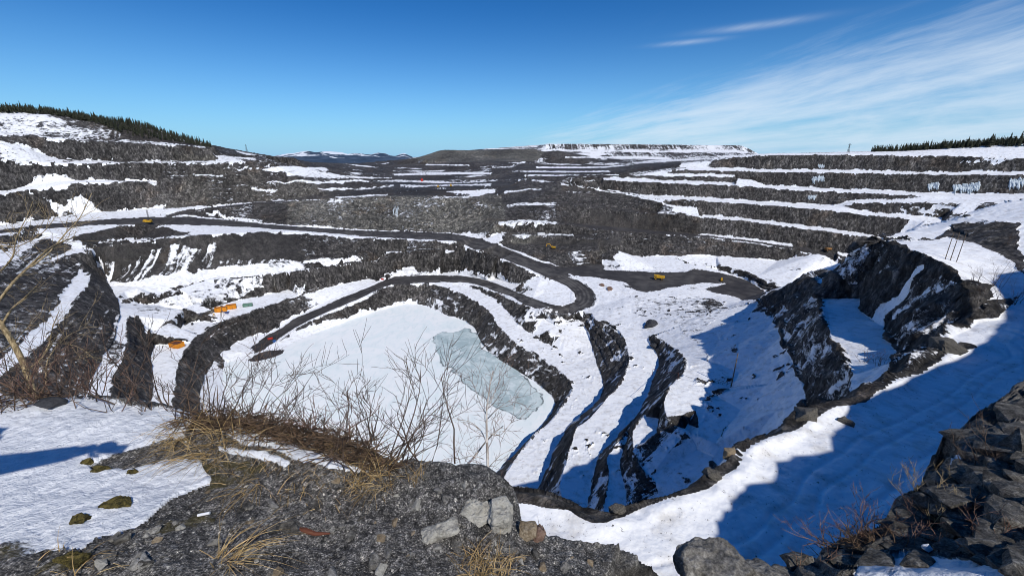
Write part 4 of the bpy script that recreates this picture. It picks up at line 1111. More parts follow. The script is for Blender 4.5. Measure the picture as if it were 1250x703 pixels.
# the snow lies on top with its own thickness
sd = lsnow.copy()
for _ in range(2):
    sd = 0.25 * np.roll(sd, 1, 0) + 0.5 * sd + 0.25 * np.roll(sd, -1, 0)
    sd = 0.25 * np.roll(sd, 1, 1) + 0.5 * sd + 0.25 * np.roll(sd, -1, 1)
LP[:, :, 2] += sd * (0.03 + 0.018 * fbm(LX / 0.35, LY / 0.35, LZ * 0, 4) + 0.009 * fbm(LX / 0.05, LY / 0.05, LZ * 0, 2)) 
hill = smooth(68, 74, np.degrees(L_AZ))[:, None] * smooth(30, 44, LR)
LP[:, :, 2] += hill * (1.3 * fbm(LX / 7, LY / 7, LZ * 0, 4, 0.6, ridged=True) + 0.5 * fbm(LX / 1.7, LY / 1.7, LZ * 0, 2))

def mat_ledge():
    t = NT('weathered_ledge_rock')
    P = t.pos()
    n0 = t.noise(P, 1.3, 6, 0.6); n1 = t.noise(P, 9.0, 7, 0.7); n2 = t.noise(P, 60.0, 4, 0.7)
    matrix = t.ramp(t.math('ADD', t.math('MULTIPLY', n1, 0.55), t.math('MULTIPLY', n2, 0.45)), [(0.34, (0.018, 0.017, 0.016)), (0.45, (0.07, 0.067, 0.063)), (0.54, (0.155, 0.148, 0.138)), (0.68, (0.30, 0.29, 0.265))])
    # pale grains of several sizes set in the dark rock
    g = None
    for sc_, th in ((30.0, 0.42), (55.0, 0.46), (95.0, 0.46), (170.0, 0.44)):
        vn = t.n('ShaderNodeTexVoronoi'); vn.inputs['Scale'].default_value = sc_
        jit = t.n('ShaderNodeMixRGB'); jit.blend_type = 'ADD'; jit.inputs[0].default_value = 0.012
        nn = t.n('ShaderNodeTexNoise'); nn.inputs['Scale'].default_value = sc_ * 1.3; nn.inputs['Detail'].default_value = 2
        t.l(P, nn.inputs['Vector']); t.l(P, jit.inputs[1]); t.l(nn.outputs['Color'], jit.inputs[2])
        t.l(jit.outputs[0], vn.inputs['Vector'])
        sep = t.n('ShaderNodeSeparateColor'); t.l(vn.outputs['Color'], sep.inputs[0])
        pick = t.math('GREATER_THAN', sep.outputs[0], t.math('SUBTRACT', 0.93, t.math('MULTIPLY', n0, 0.55)))
        body = t.math('LESS_THAN', vn.outputs['Distance'], t.math('MULTIPLY', sep.outputs[1], th))
        m_ = t.math('MULTIPLY', t.math('MULTIPLY', pick, body), t.math('ADD', 0.3, t.math('MULTIPLY', sep.outputs[2], 0.7)))
        g = m_ if g is None else t.math('MAXIMUM', g, m_)
    grain_c = t.mix(n2, (0.26, 0.245, 0.215), (0.50, 0.475, 0.42))
    conglo = t.mix(g, matrix, grain_c)
    bigp = t.step(n0, 0.6, 0.7)
    conglo = t.mix(t.math('MULTIPLY', bigp, t.math('MULTIPLY', t.step(n1, 0.45, 0.62), 0.6)), conglo, (0.22, 0.215, 0.2))
    slabc = t.ramp(t.math('ADD', t.math('MULTIPLY', t.noise(t.pos((1, 1, 3.2)), 3.2, 9, 0.72), 0.6), t.math('MULTIPLY', n1, 0.4)), [(0.33, (0.02, 0.019, 0.017)), (0.45, (0.075, 0.07, 0.062)), (0.56, (0.19, 0.18, 0.16)), (0.7, (0.38, 0.365, 0.33))])
    n3 = t.noise(P, 115.0, 3, 0.6); n4 = t.noise(P, 34.0, 4, 0.6)
    gv = t.math('ADD', t.math('MULTIPLY', t.math('SUBTRACT', n3, 0.5), 7.5), t.math('MULTIPLY', t.math('SUBTRACT', n4, 0.5), 5.0))
    gm = t.math('MINIMUM', t.math('MAXIMUM', t.math('POWER', 2.0, t.math('MULTIPLY', gv, 1.15)), 0.12), 3.4)
    gc = t.n('ShaderNodeCombineXYZ')
    for i in range(3): t.l(gm, gc.inputs[i])
    conglo = t.mix(1.0, conglo, gc.outputs[0], 'MULTIPLY')
    slabc = t.mix(0.65, slabc, t.mix(1.0, slabc, gc.outputs[0], 'MULTIPLY'))
    c = t.mix(t.attr('slab'), conglo, slabc)
    c = t.mix(t.math('MULTIPLY', t.attr('moss'), t.step(n1, 0.42, 0.58)), c, t.mix(n2, (0.035, 0.03, 0.006), (0.12, 0.095, 0.02)))
    f = t.math('ADD', t.attr('snow'), t.math('MULTIPLY', t.math('SUBTRACT', t.math('ADD', t.math('MULTIPLY', n1, 0.5), t.math('MULTIPLY', n2, 0.5)), 0.5), 1.3))
    f = t.step(f, 0.42, 0.6)
    sn = t.mix(t.step(n1, 0.35, 0.7), (0.86, 0.88, 0.91), (0.70, 0.73, 0.78))
    sn = t.mix(t.math('MULTIPLY', t.step(t.noise(P, 3.2, 6, 0.6), 0.5, 0.7), 0.5), sn, (0.62, 0.66, 0.72))
    sn = t.mix(t.math('MULTIPLY', t.step(n2, 0.60, 0.75), 0.6), sn, (0.56, 0.59, 0.64))
    sn = t.mix(t.step(t.noise(P, 110.0, 2, 0.5), 0.72, 0.76), sn, (0.10, 0.09, 0.08))
    c = t.mix(f, c, sn)
    hr = t.math('ADD', t.math('MULTIPLY', n1, 0.06), t.math('ADD', t.math('MULTIPLY', n2, 0.022), t.math('MULTIPLY', g, 0.010)))
    hsn = t.math('ADD', t.math('MULTIPLY', n2, 0.010), t.math('ADD', t.math('MULTIPLY', n1, 0.03), t.math('MULTIPLY', t.noise(P, 22.0, 3, 0.6), 0.02)))
    h = t.mix(f, hr, hsn)
    return t.done(c, 0.7, t.bump(h, 1.0, 1.0))
M_LEDGE = mat_ledge()
lf = grid_faces(*LX.shape)
keep = (LZ.ravel()[lf].max(axis=1) > -37.5)
u, inv = np.unique(lf[keep].ravel(), return_inverse=True)
me = np_mesh('lookout_ledge', LP.reshape(-1, 3)[u], inv.reshape(-1, 4))
attr(me, 'snow', sd.ravel()[u]); attr(me, 'moss', lmoss.ravel()[u]); attr(me, 'slab', lslab.ravel()[u])
ledge_o = link('rocky_ground', me, M_LEDGE); ledge_o['kind'] = 'structure'
# ------------------------------------------------------------------ mesh builder for objects
import bmesh
class MB:
    def __init__(self): self.v = []; self.f = []
    def tube(self, pts, rad, sides=5, cap=True):
        pts = [np.asarray(p, float) for p in pts]
        n = len(pts); base = len(self.v)
        up = np.array([0.31, 0.22, 0.92])
        for i, p in enumerate(pts):
            d = pts[min(i + 1, n - 1)] - pts[max(i - 1, 0)]
            d = d / (np.linalg.norm(d) + 1e-9)
            a = np.cross(d, up); 
            if np.linalg.norm(a) < 0.05: a = np.cross(d, [1, 0, 0])
            a /= np.linalg.norm(a); b = np.cross(d, a)
            for k in range(sides):
                t = 2 * math.pi * k / sides
                self.v.append(p + rad[i] * (math.cos(t) * a + math.sin(t) * b))
        for i in range(n - 1):
            for k in range(sides):
                k2 = (k + 1) % sides
                self.f.append((base + i * sides + k, base + i * sides + k2, base + (i + 1) * sides + k2, base + (i + 1) * sides + k))
        if cap:
            self.f.append(tuple(base + k for k in range(sides))[::-1])
            self.f.append(tuple(base + (n - 1) * sides + k for k in range(sides)))
    def box(self, c, s, M=None, taper=(1, 1)):
        b = len(self.v)
        for z in (-1, 1):
            tx, ty = taper if z > 0 else (1, 1)
            for x, y in ((-1, -1), (1, -1), (1, 1), (-1, 1)):
                p = np.array([x * s[0] / 2 * tx, y * s[1] / 2 * ty, z * s[2] / 2])
                if M is not None: p = M @ p
                self.v.append(p + np.asarray(c, float))
        for q in ((0, 3, 2, 1), (4, 5, 6, 7), (0, 1, 5, 4), (1, 2, 6, 5), (2, 3, 7, 6), (3, 0, 4, 7)):
            self.f.append(tuple(b + i for i in q))
    def prism(self, prof, y0, y1):
        """profile in x,z pushed from y0 to y1"""
        b = len(self.v); n = len(prof)
        for y in (y0, y1):
            for x, z in prof: self.v.append(np.array([x, y, z], float))
        self.f.append(tuple(b + i for i in range(n)))
        self.f.append(tuple(b + n + i for i in range(n))[::-1])
        for i in range(n):
            j = (i + 1) % n
            self.f.append((b + i, b + n + i, b + n + j, b + j))
    def cyl(self, c, axis, r, h, sides=14):
        a = np.asarray(axis, float); a /= np.linalg.norm(a); c = np.asarray(c, float)
        self.tube([c - a * h / 2, c + a * h / 2], [r, r], sides)
    def ribbon(self, pts, w):
        b = len(self.v); n = len(pts)
        d = np.asarray(pts[-1]) - np.asarray(pts[0]); s = np.cross(d, [0.3, 0.2, 1]); s = s / (np.linalg.norm(s) + 1e-9)
        ang = random.random() * 3; s2 = np.cross(d / (np.linalg.norm(d) + 1e-9), s); s = math.cos(ang) * s + math.sin(ang) * s2
        for i, p in enumerate(pts):
            k = w * (1 - 0.85 * i / (n - 1)) / 2
            self.v.append(np.asarray(p) - s * k); self.v.append(np.asarray(p) + s * k)
        for i in range(n - 1): self.f.append((b + 2 * i, b + 2 * i + 1, b + 2 * i + 3, b + 2 * i + 2))
    def build(self, name, mat=None, parent=None, loc=None, smooth_=False, rot=None):
        me = bpy.data.meshes.new(name)
        me.from_pydata([tuple(map(float, p)) for p in self.v], [], self.f)
        if smooth_: me.polygons.foreach_set('use_smooth', np.ones(len(me.polygons), bool))
        o = link(name, me, mat, parent, loc)
        if rot is not None: o.rotation_euler = rot
        return o
def empty(name, loc, rz=0.0, scale=1.0):
    o = bpy.data.objects.new(name, None); col.objects.link(o)
    o.location = tuple(map(float, loc)); o.rotation_euler = (0, 0, rz); o.scale = (scale,) * 3
    o.empty_display_size = 0.3
    return o
def copy_tree(o, parent=None):
    c = o.copy(); col.objects.link(c); c.parent = parent
    for ch in list(o.children): copy_tree(ch, c)
    return c
def rotz(a):
    c, s = math.cos(a), math.sin(a)
    return np.array([[c, -s, 0], [s, c, 0], [0, 0, 1]])
def roty(a):
    c, s = math.cos(a), math.sin(a)
    return np.array([[c, 0, s], [0, 1, 0], [-s, 0, c]])
def rotx(a):
    c, s = math.cos(a), math.sin(a)
    return np.array([[1, 0, 0], [0, c, -s], [0, s, c]])
def gpt(px, py):
    """point on the finished pit surface seen at a photo pixel"""
    a, k = ray(px, py)
    c = int(np.clip(np.searchsorted(azs, a), 1, len(azs) - 1))
    if abs(azs[c - 1] - a) < abs(azs[c] - a): c -= 1
    w = np.nonzero(PHI[c] >= -k)[0]
    i = w[0] if len(w) else PHI.shape[1] - 1
    return P3[c, i].copy()
def gxy(x, y):
    """finished pit surface at a ground position"""
    a = math.atan2(x, y); r_ = math.hypot(x, y)
    c = int(np.clip(np.searchsorted(azs, a), 0, len(azs) - 1))
    i = int(np.clip(np.searchsorted(PR[c], r_), 0, PR.shape[1] - 1))
    return float(P3[c, i, 2])
def lpt(px, py):
    a, k = ray(px, py)
    c = int(np.clip(np.searchsorted(L_AZ, a), 0, len(L_AZ) - 1))
    near_ = LR[c] < 14
    w = np.nonzero((LPHI[c] >= -k) & near_)[0]
    i = w[0] if len(w) else int(np.argmax(np.where(near_, LPHI[c], -9)))     # above the rim: stand on the rim
    return LP[c, i].copy()
def lxy(x, y):
    a = math.atan2(x, y); r_ = math.hypot(x, y)
    c = int(np.clip(np.searchsorted(L_AZ, a), 0, len(L_AZ) - 1))
    i = int(np.clip(np.searchsorted(LR[c], r_), 0, LR.shape[1] - 1))
    return float(LP[c, i, 2])
def at_depth(px, py, depth):
    """point on a photo pixel's ray, at a distance measured along the lens axis"""
    dx = (px - W / 2) / F * depth; dy = (py - H / 2) / F * depth
    return np.array([dx, depth * CP - dy * SP, -(depth * SP + dy * CP)])

M_YEL = mat_plain('yellow_machine_paint', (0.62, 0.36, 0.03), 0.5, 1.2, 0.3)
M_ORANGE = mat_plain('orange_steel_paint', (0.72, 0.27, 0.02), 0.55, 0.9, 0.35)
M_RUST = mat_plain('rusty_steel', (0.17, 0.06, 0.035), 0.8, 1.5, 0.5)
M_GREEN = mat_plain('grey_green_paint', (0.13, 0.25, 0.19), 0.6, 1.0, 0.3)
M_TYRE = mat_plain('black_rubber', (0.02, 0.02, 0.022), 0.8, 3.0, 0.3)
M_STEEL = mat_plain('dark_steel', (0.09, 0.09, 0.10), 0.5, 2.0, 0.4, 0.4)
M_GLASS = mat_plain('cab_glass', (0.03, 0.045, 0.055), 0.12, 1.0, 0.2)
M_WHITEP = mat_plain('white_paint', (0.75, 0.76, 0.78), 0.5, 1.0, 0.1)
M_RED = mat_plain('red_paint', (0.55, 0.045, 0.03), 0.55, 1.0, 0.3)
M_BLUE = mat_plain('blue_paint', (0.04, 0.12, 0.34), 0.55, 1.0, 0.3)
M_WOOD = mat_plain('weathered_wood', (0.16, 0.12, 0.085), 0.85, 6.0, 0.45)
M_OCHRE = mat_plain('ochre_paint', (0.36, 0.19, 0.07), 0.6, 1.0, 0.35)
# ------------------------------------------------------------------ machines, containers, poles in the pit
def skip(px, py, L, Wd, Hh, rz, label, mat=None, open_top=True):
    t = empty('open_top_container', gpt(px, py) + np.array([0, 0, 0.0]), rz)
    tag(t, label, 'container')
    m = MB(); th = 0.16
    m.box((0, 0, 0.25), (L, Wd, 0.2))
    for s in (-1, 1):
        m.box((0, s * (Wd / 2 - th / 2), Hh / 2 + 0.35), (L, th, Hh))
        m.box((s * (L / 2 - th / 2), 0, Hh / 2 + 0.35), (th, Wd - 2 * th - 0.01, Hh))
    m.build('shell', mat or M_ORANGE, t)
    m = MB()
    n = 6
    for i in range(n):
        x = -L / 2 + L * (i + 0.5) / n
        for s in (-1, 1): m.box((x, s * (Wd / 2 + 0.06), Hh / 2 + 0.35), (0.14, 0.12, Hh * 0.94))
    for s in (-1, 1): m.box((0, s * (Wd / 2 + 0.05), Hh + 0.30), (L + 0.1, 0.13, 0.18))
    m.build('ribs', mat or M_ORANGE, t)
    m = MB(); m.box((0, 0, Hh * 0.97), (L - 2 * th - 0.02, Wd - 2 * th - 0.02, 0.2)); m.build('contents' if open_top else 'lid', M_RUST if open_top else (mat or M_ORANGE), t)
    for s in (-1, 1):
        m = MB(); m.box((0, s * Wd * 0.3, 0.07), (L * 0.96, 0.25, 0.2)); m.build('skid', M_STEEL, t)
    m = MB(); m.box((L * 0.12, -Wd / 2 - 0.13, 0.75), (0.9, 0.06, 0.7)); m.build('door', M_STEEL, t)
    return t
skip(217, 424, 8.0, 5.4, 3.0, R(-18), "orange open-topped steel container with a rusty filling, standing alone on the snowy bench")
skip(269.5, 381.5, 8.6, 3.4, 3.6, R(24), "left one of two orange containers side by side beneath the dark slope")
skip(283, 377, 7.6, 3.4, 3.6, R(24), "orange container between its twin on the left and the grey-green trailer")
skip(303, 374.5, 7.5, 3.0, 2.2, R(20), "low grey-green container at the right end of the row on the left bench", M_GREEN, False)
# a yellow stand and a grey cabinet beside the containers
t = empty('light_stand', gpt(262, 387), R(20)); tag(t, "small yellow stand on splayed legs left of the two orange containers", 'stand')
m = MB(); m.box((0, 0, 2.3), (0.9, 0.7, 0.7)); m.build('lamp_box', M_YEL, t)
for sx in (-1, 1):
    for sy in (-1, 1):
        m = MB(); m.tube([(sx * 0.9, sy * 0.8, 0), (sx * 0.15, sy * 0.15, 2.1)], [0.09, 0.07], 6); m.build('leg', M_YEL, t)
t = empty('pump_cabinet', gpt(247, 387), R(10)); tag(t, "narrow grey cabinet standing in snow left of the yellow stand", 'cabinet')
m = MB(); m.box((0, 0, 1.3), (1.2, 1.0, 2.2)); m.build('case', M_STEEL, t)
m = MB(); m.box((0, 0, 2.47), (1.35, 1.15, 0.12)); m.build('roof', M_STEEL, t)
m = MB(); m.box((0, 0, 0.1), (1.0, 0.8, 0.3)); m.build('plinth', M_STEEL, t)
t = empty('oil_drum', gpt(235, 397), 0); tag(t, "lone dark drum on the snow between the lone container and the cabinet", 'drum')
m = MB(); m.cyl((0, 0, 0.8), (0, 0, 1), 0.75, 1.6, 16); m.build('barrel', M_STEEL, t)
m = MB(); 
for z in (0.45, 1.1): m.cyl((0, 0, z), (0, 0, 1), 0.79, 0.12, 16)
m.build('hoops', M_TYRE, t)

def track(m, x0, x1, y, w, h):
    prof = [(x0 + h / 2, 0), (x1 - h / 2, 0), (x1 - 0.1, h * 0.3), (x1, h * 0.6), (x1 - h * 0.35, h), (x0 + h * 0.35, h), (x0, h * 0.6), (x0 + 0.1, h * 0.3)]
    m.prism(prof, y - w / 2, y + w / 2)
def excavator(px, py, rz, sc_, label):
    t = empty('excavator', gpt(px, py), rz, sc_); tag(t, label, 'excavator')
    for s in (-1, 1):
        m = MB(); track(m, -2.6, 2.6, s * 1.45, 0.75, 1.05); m.build('track', M_TYRE, t)
    m = MB(); m.box((0, 0, 1.1), (2.4, 2.2, 0.35)); m.build('undercarriage', M_STEEL, t)
    m = MB(); m.prism([(-3.0, 1.3), (1.6, 1.3), (1.6, 2.1), (0.4, 2.5), (-2.4, 2.6), (-3.1, 2.2)], -1.5, 1.5); b = m.build('body', M_YEL, t)
    m = MB(); m.prism([(-3.25, 1.4), (-2.7, 1.4), (-2.7, 2.5), (-3.25, 2.3)], -1.45, 1.45); m.build('counterweight', M_STEEL, t)
    m = MB(); m.prism([(0.2, 2.1), (1.75, 2.0), (1.75, 2.9), (1.3, 3.55), (0.2, 3.6)], 0.45, 1.5); c = m.build('cab', M_YEL, t)
    m = MB(); m.prism([(0.4, 2.55), (1.6, 2.5), (1.6, 2.95), (1.25, 3.4), (0.4, 3.4)], 0.42, 1.53); m.build('window', M_GLASS, c)
    m = MB(); m.prism([(1.2, 1.9), (1.7, 1.7), (4.0, 5.2), (7.0, 4.6), (7.1, 5.1), (3.8, 5.9)], -0.35, 0.25); m.build('boom', M_YEL, t)
    m = MB(); m.prism([(6.5, 5.2), (7.2, 5.3), (8.3, 1.8), (7.8, 1.6)], -0.28, 0.18); a = m.build('arm', M_YEL, t)
    m = MB(); m.prism([(7.6, 2.0), (8.5, 1.9), (8.9, 1.1), (8.2, 0.5), (7.3, 0.6), (7.4, 1.3)], -0.7, 0.6); m.build('bucket', M_STEEL, t)
    return t
excavator(675, 303.5, R(170), 1.05, "yellow tracked excavator on a dark bench above the haul road")
# drill rig on the road at the left
t = empty('drill_rig', gpt(181, 273), R(8), 1.05); tag(t, "yellow drill rig with a tall dark mast on the haul road at left", 'drill rig')
for s in (-1, 1):
    m = MB(); track(m, -3.2, 3.2, s * 1.6, 0.8, 1.1); m.build('track', M_TYRE, t)
m = MB(); m.prism([(-4.2, 1.2), (4.0, 1.2), (4.0, 2.0), (2.0, 3.0), (-3.6, 3.0), (-4.2, 2.2)], -1.5, 1.5); m.build('body', M_YEL, t)
m = MB(); m.prism([(2.6, 2.0), (4.4, 2.0), (4.4, 3.2), (4.0, 3.7), (2.6, 3.7)], -1.6, -0.1); c = m.build('cab', M_YEL, t)
m = MB(); m.prism([(2.8, 2.6), (4.45, 2.6), (4.45, 3.1), (4.1, 3.5), (2.8, 3.5)], -1.64, -0.06); m.build('window', M_GLASS, c)
m = MB(); m.box((-2.2, 0, 3.3), (2.6, 2.2, 0.7)); m.build('engine_cover', M_YEL, t)
m = MB()
for sx in (-1, 1):
    for sy in (-1, 1): m.tube([(1.2 + sx * 0.45, sy * 0.45 + 0.6, 1.2), (1.2 + sx * 0.45, sy * 0.45 + 0.6, 14.0)], [0.09, 0.09], 5)
for k in range(13):
    z = 1.6 + k * 0.95
    for sy in (-1, 1): m.tube([(0.75, sy * 0.45 + 0.6, z), (1.65, sy * 0.45 + 0.6, z + 0.95)], [0.05, 0.05], 4)
    for sx in (-1, 1): m.tube([(1.2 + sx * 0.45, 0.15, z), (1.2 + sx * 0.45, 1.05, z + 0.95)], [0.05, 0.05], 4)
m.build('mast', M_STEEL, t)

def dump_truck(px, py, rz, sc_, label, mat=None, bed=None):
    mat = mat or M_YEL
    t = empty('dump_truck', gpt(px, py), rz, sc_); tag(t, label, 'truck')
    m = MB(); m.box((0.2, 0, 1.5), (8.2, 1.6, 0.6)); m.build('chassis', M_STEEL, t)
    m = MB(); m.prism([(-5.4, 3.2), (-4.6, 2.0), (1.8, 2.2), (2.3, 4.0), (4.8, 4.3), (4.8, 4.6), (2.0, 4.5), (-5.4, 3.7)], -2.1, 2.1); m.build('bed', bed or mat, t)
    m = MB(); m.prism([(2.0, 1.6), (4.4, 1.6), (4.4, 3.0), (3.9, 3.9), (2.6, 3.9), (2.0, 3.0)], 0.1, 1.8); c = m.build('cab', mat, t)
    m = MB(); m.prism([(2.7, 3.0), (4.35, 3.0), (3.95, 3.75), (2.8, 3.75)], 0.06, 1.84); m.build('window', M_GLASS, c)
    m = MB(); m.box((3.6, -0.9, 2.2), (2.0, 1.7, 1.2)); m.build('bonnet', mat, t)
    for x in (3.0, -2.8):
        for s in (-1, 1):
            m = MB(); m.cyl((x, s * 1.65, 1.15), (0, 1, 0), 1.15, 0.9, 16); w = m.build('wheel', M_TYRE, t)
            m = MB(); m.cyl((x, s * 2.08, 1.15), (0, 1, 0), 0.5, 0.12, 12); m.build('rim', mat, w)
    return t
dump_truck(804, 341.5, R(165), 1.0, "yellow dump truck parked on the dark pit floor")
dump_truck(1010.5, 306.5, R(200), 0.85, "ochre dump truck on the ramp at the foot of the right wall", M_OCHRE)
def loader(px, py, rz, sc_, label, grp=None, src=None, mat=None):
    mat = mat or M_YEL
    if src is not None:
        t = copy_tree(src); t.location = tuple(gpt(px, py)); t.rotation_euler = (0, 0, rz); t.scale = (sc_,) * 3
    else:
        t = empty('wheel_loader', gpt(px, py), rz, sc_)
        m = MB(); m.prism([(-3.2, 1.0), (0.2, 1.0), (0.2, 1.9), (-3.2, 2.3)], -0.9, 0.9); m.build('engine_cover', mat, t)
        m = MB(); m.prism([(-0.6, 1.9), (0.9, 1.9), (0.8, 3.4), (-0.5, 3.4)], -0.8, 0.8); c = m.build('cab', mat, t)
        m = MB(); m.prism([(-0.4, 2.4), (0.94, 2.4), (0.86, 3.2), (-0.35, 3.2)], -0.84, 0.84); m.build('window', M_GLASS, c)
        m = MB(); m.box((1.2, 0, 1.3), (2.0, 1.0, 0.6)); m.build('front_frame', M_STEEL, t)
        for s in (-1, 1):
            m = MB(); m.tube([(0.9, s * 0.5, 1.9), (2.6, s * 0.5, 1.7), (3.4, s * 0.5, 0.8)], [0.16, 0.16, 0.14], 6); m.build('lift_arm', mat, t)
        m = MB(); m.prism([(3.2, 1.4), (3.3, 0.2), (4.6, 0.1), (4.6, 0.25), (3.6, 0.5), (3.5, 1.4)], -1.4, 1.4); m.build('bucket', M_STEEL, t)
        for x in (1.6, -1.9):
            for s in (-1, 1):
                m = MB(); m.cyl((x, s * 1.15, 0.8), (0, 1, 0), 0.8, 0.6, 14); w = m.build('wheel', M_TYRE, t)
                m = MB(); m.cyl((x, s * 1.46, 0.8), (0, 1, 0), 0.35, 0.06, 10); m.build('rim', mat, w)
    tag(t, label, 'loader', grp)
    return t
ld = loader(881, 343.5, R(60), 0.9, "small yellow wheel loader near the snow at the right end of the pit floor")
loader(535, 229.5, R(90), 1.25, "left one of two tiny yellow loaders on the upper bench above the pale cliff", "yellow loaders on the upper bench", ld)
loader(550.5, 228.5, R(100), 1.25, "right one of two tiny yellow loaders on the upper bench above the pale cliff", "yellow loaders on the upper bench", ld)
# small coloured gear
def crate_like(name, px, py, s, rz, label, cat, body, lid):
    t = empty(name, gpt(px, py), rz); tag(t, label, cat)
    m = MB(); m.box((0, 0, s[2] / 2 + 0.1), (s[0], s[1], s[2] - 0.1)); m.build('body', body, t)
    m = MB(); m.prism([(-s[0] / 2 - 0.1, s[2] + 0.06), (s[0] / 2 + 0.1, s[2] + 0.06), (0, s[2] + 0.06 + 0.25 * s[1])], -s[1] / 2 - 0.1, s[1] / 2 + 0.1); m.build('roof', lid, t)
    for sx in (-1, 1):
        m = MB(); m.box((sx * s[0] * 0.35, 0, 0.06), (0.2, s[1], 0.24)); m.build('skid', M_STEEL, t)
crate_like('tool_shed', 515, 222, (4, 3.5, 4.5), 0, "tiny red shed on the far upper bench left of the yellow loaders", 'shed', M_RED, M_RED)
crate_like('pump_house', 330, 414, (3.6, 2.2, 1.8), R(40), "small red pump box beside the road ending at the frozen lake", 'pump', M_RED, M_STEEL)
crate_like('water_tank', 335, 418, (2.6, 1.6, 1.2), R(40), "small blue tank next to the red pump box by the lake", 'tank', M_BLUE, M_BLUE)
crate_like('road_barrier', 467, 342.5, (3.0, 1.2, 1.4), R(0), "small red barrier box where the lake road leaves the haul road", 'barrier', M_RED, M_RED)
crate_like('site_trailer', 661, 288, (9, 3, 2.6), R(4), "white site trailer on the bench left of the excavator", 'trailer', M_WHITEP, M_WHITEP)

# ------------------------------------------------------------------ poles and fences
def pole(px, py, h, label, lean=(0, 0), grp=None, arm=True, r_=0.14):
    b = gpt(px, py)
    t = empty('utility_pole', b); tag(t, label, 'pole', grp)
    m = MB(); m.tube([(0, 0, -0.6), (lean[0] * 0.5, lean[1] * 0.5, h * 0.5), (lean[0], lean[1], h)], [r_, r_ * 0.85, r_ * 0.65], 9); m.build('shaft', M_WOOD, t, smooth_=True)
    if arm:
        m = MB(); m.box((lean[0], lean[1], h - 0.5), (1.7, 0.14, 0.16)); a = m.build('crossarm', M_WOOD, t)
        m = MB()
        for x in (-0.7, 0, 0.7): m.cyl((lean[0] + x, lean[1], h - 0.32), (0, 0, 1), 0.06, 0.22, 8)
        m.build('insulators', M_STEEL, a)
    return t
pole(1153, 317, 8.2, "left one of three thin wooden poles on the sunlit snow shoulder at right", (0.15, 0), "three poles on the right shoulder", False, 0.11)
pole(1160, 318.5, 8.6, "middle one of three thin wooden poles on the sunlit snow shoulder at right", (0.2, 0), "three poles on the right shoulder", False, 0.11)
pole(1167.5, 320, 8.4, "right one of three thin wooden poles on the sunlit snow shoulder at right", (0.3, 0), "three poles on the right shoulder", False, 0.11)
pole(894.5, 474, 15.5, "single tall wooden pole standing where sunlit snow meets blue shade", (0.5, 0), None, False, 0.24)
# snow fence running left from the tall pole
b0 = gpt(872, 467); b1 = gpt(892, 473)
t = empty('snow_fence', b0); tag(t, "short wooden fence half buried in snow left of the tall pole", 'fence')
for i in range(5):
    p = (b1 - b0) * i / 4; p[2] = gxy(*(b0 + p)[:2]) - b0[2]
    m = MB(); m.tube([p + np.array([0, 0, -0.4]), p + np.array([0, 0, 1.9])], [0.11, 0.09], 6); m.build('post', M_WOOD, t)
for z in (0.9, 1.6):
    m = MB(); m.tube([np.array([0, 0, z]), (b1 - b0) + np.array([0, 0, z])], [0.07, 0.07], 5); m.build('rail', M_WOOD, t)
# bent pipe frame and the cable it carries
a0 = gpt(796, 459); sc0 = 13.0 / 42 
t = empty('pipe_frame', a0); tag(t, "thin bent pipe frame on the snowy bench edge with a cable towards the tall pole", 'pipe frame')
e1 = gpt(828, 464) - a0; e1[2] += 3.2
m = MB(); m.tube([(0, 0, -0.3), (0, 0, 4.0), (0.5, 0, 4.3), (4, -2, 3.9), e1], [0.11, 0.11, 0.11, 0.1, 0.1], 6); m.build('pipe', M_RUST, t)
e2 = gpt(868, 469) - a0; e2[2] += 0.4
m = MB(); m.tube([e1, e1 * 0.6 + e2 * 0.4 + np.array([0, 0, -0.5]), e2], [0.06, 0.06, 0.06], 5); m.build('cable', M_STEEL, t)
m = MB(); m.tube([e1, (e1[0], e1[1], e1[2] - 3.4)], [0.09, 0.09], 6); m.build('prop', M_RUST, t)
# masts on the skyline
def lattice(px, py, h, label, w=1.4):
    t = empty('lattice_mast', gpt(px, py)); tag(t, label, 'mast')
    m = MB()
    for sx in (-1, 1):
        for sy in (-1, 1): m.tube([(sx * w, sy * w, -0.5), (sx * 0.25, sy * 0.25, h)], [0.16, 0.1], 5)
    m.build('legs', M_STEEL, t)
    m = MB()
    n = 7
    for k in range(n):
        z0, z1 = h * k / n, h * (k + 1) / n; w0 = w + (0.25 - w) * k / n; w1 = w + (0.25 - w) * (k + 1) / n
        for s in (-1, 1):
            m.tube([(-w0, s * w0, z0), (w1, s * w1, z1)], [0.08, 0.08], 4); m.tube([(s * w0, -w0, z0), (s * w1, w1, z1)], [0.08, 0.08], 4)
    m.build('bracing', M_STEEL, t)
    m = MB(); m.box((0, 0, h * 0.88), (5.0, 0.3, 0.3)); m.build('crossarm', M_STEEL, t)
lattice(302, 187, 15, "lattice mast on the skyline right of the wooded hill")
lattice(328, 189, 9, "smaller lattice mast on the skyline left of the blue mountains", 1.0)
lattice(1035, 187, 12, "lattice mast on the skyline where the right-hand forest begins", 1.1)

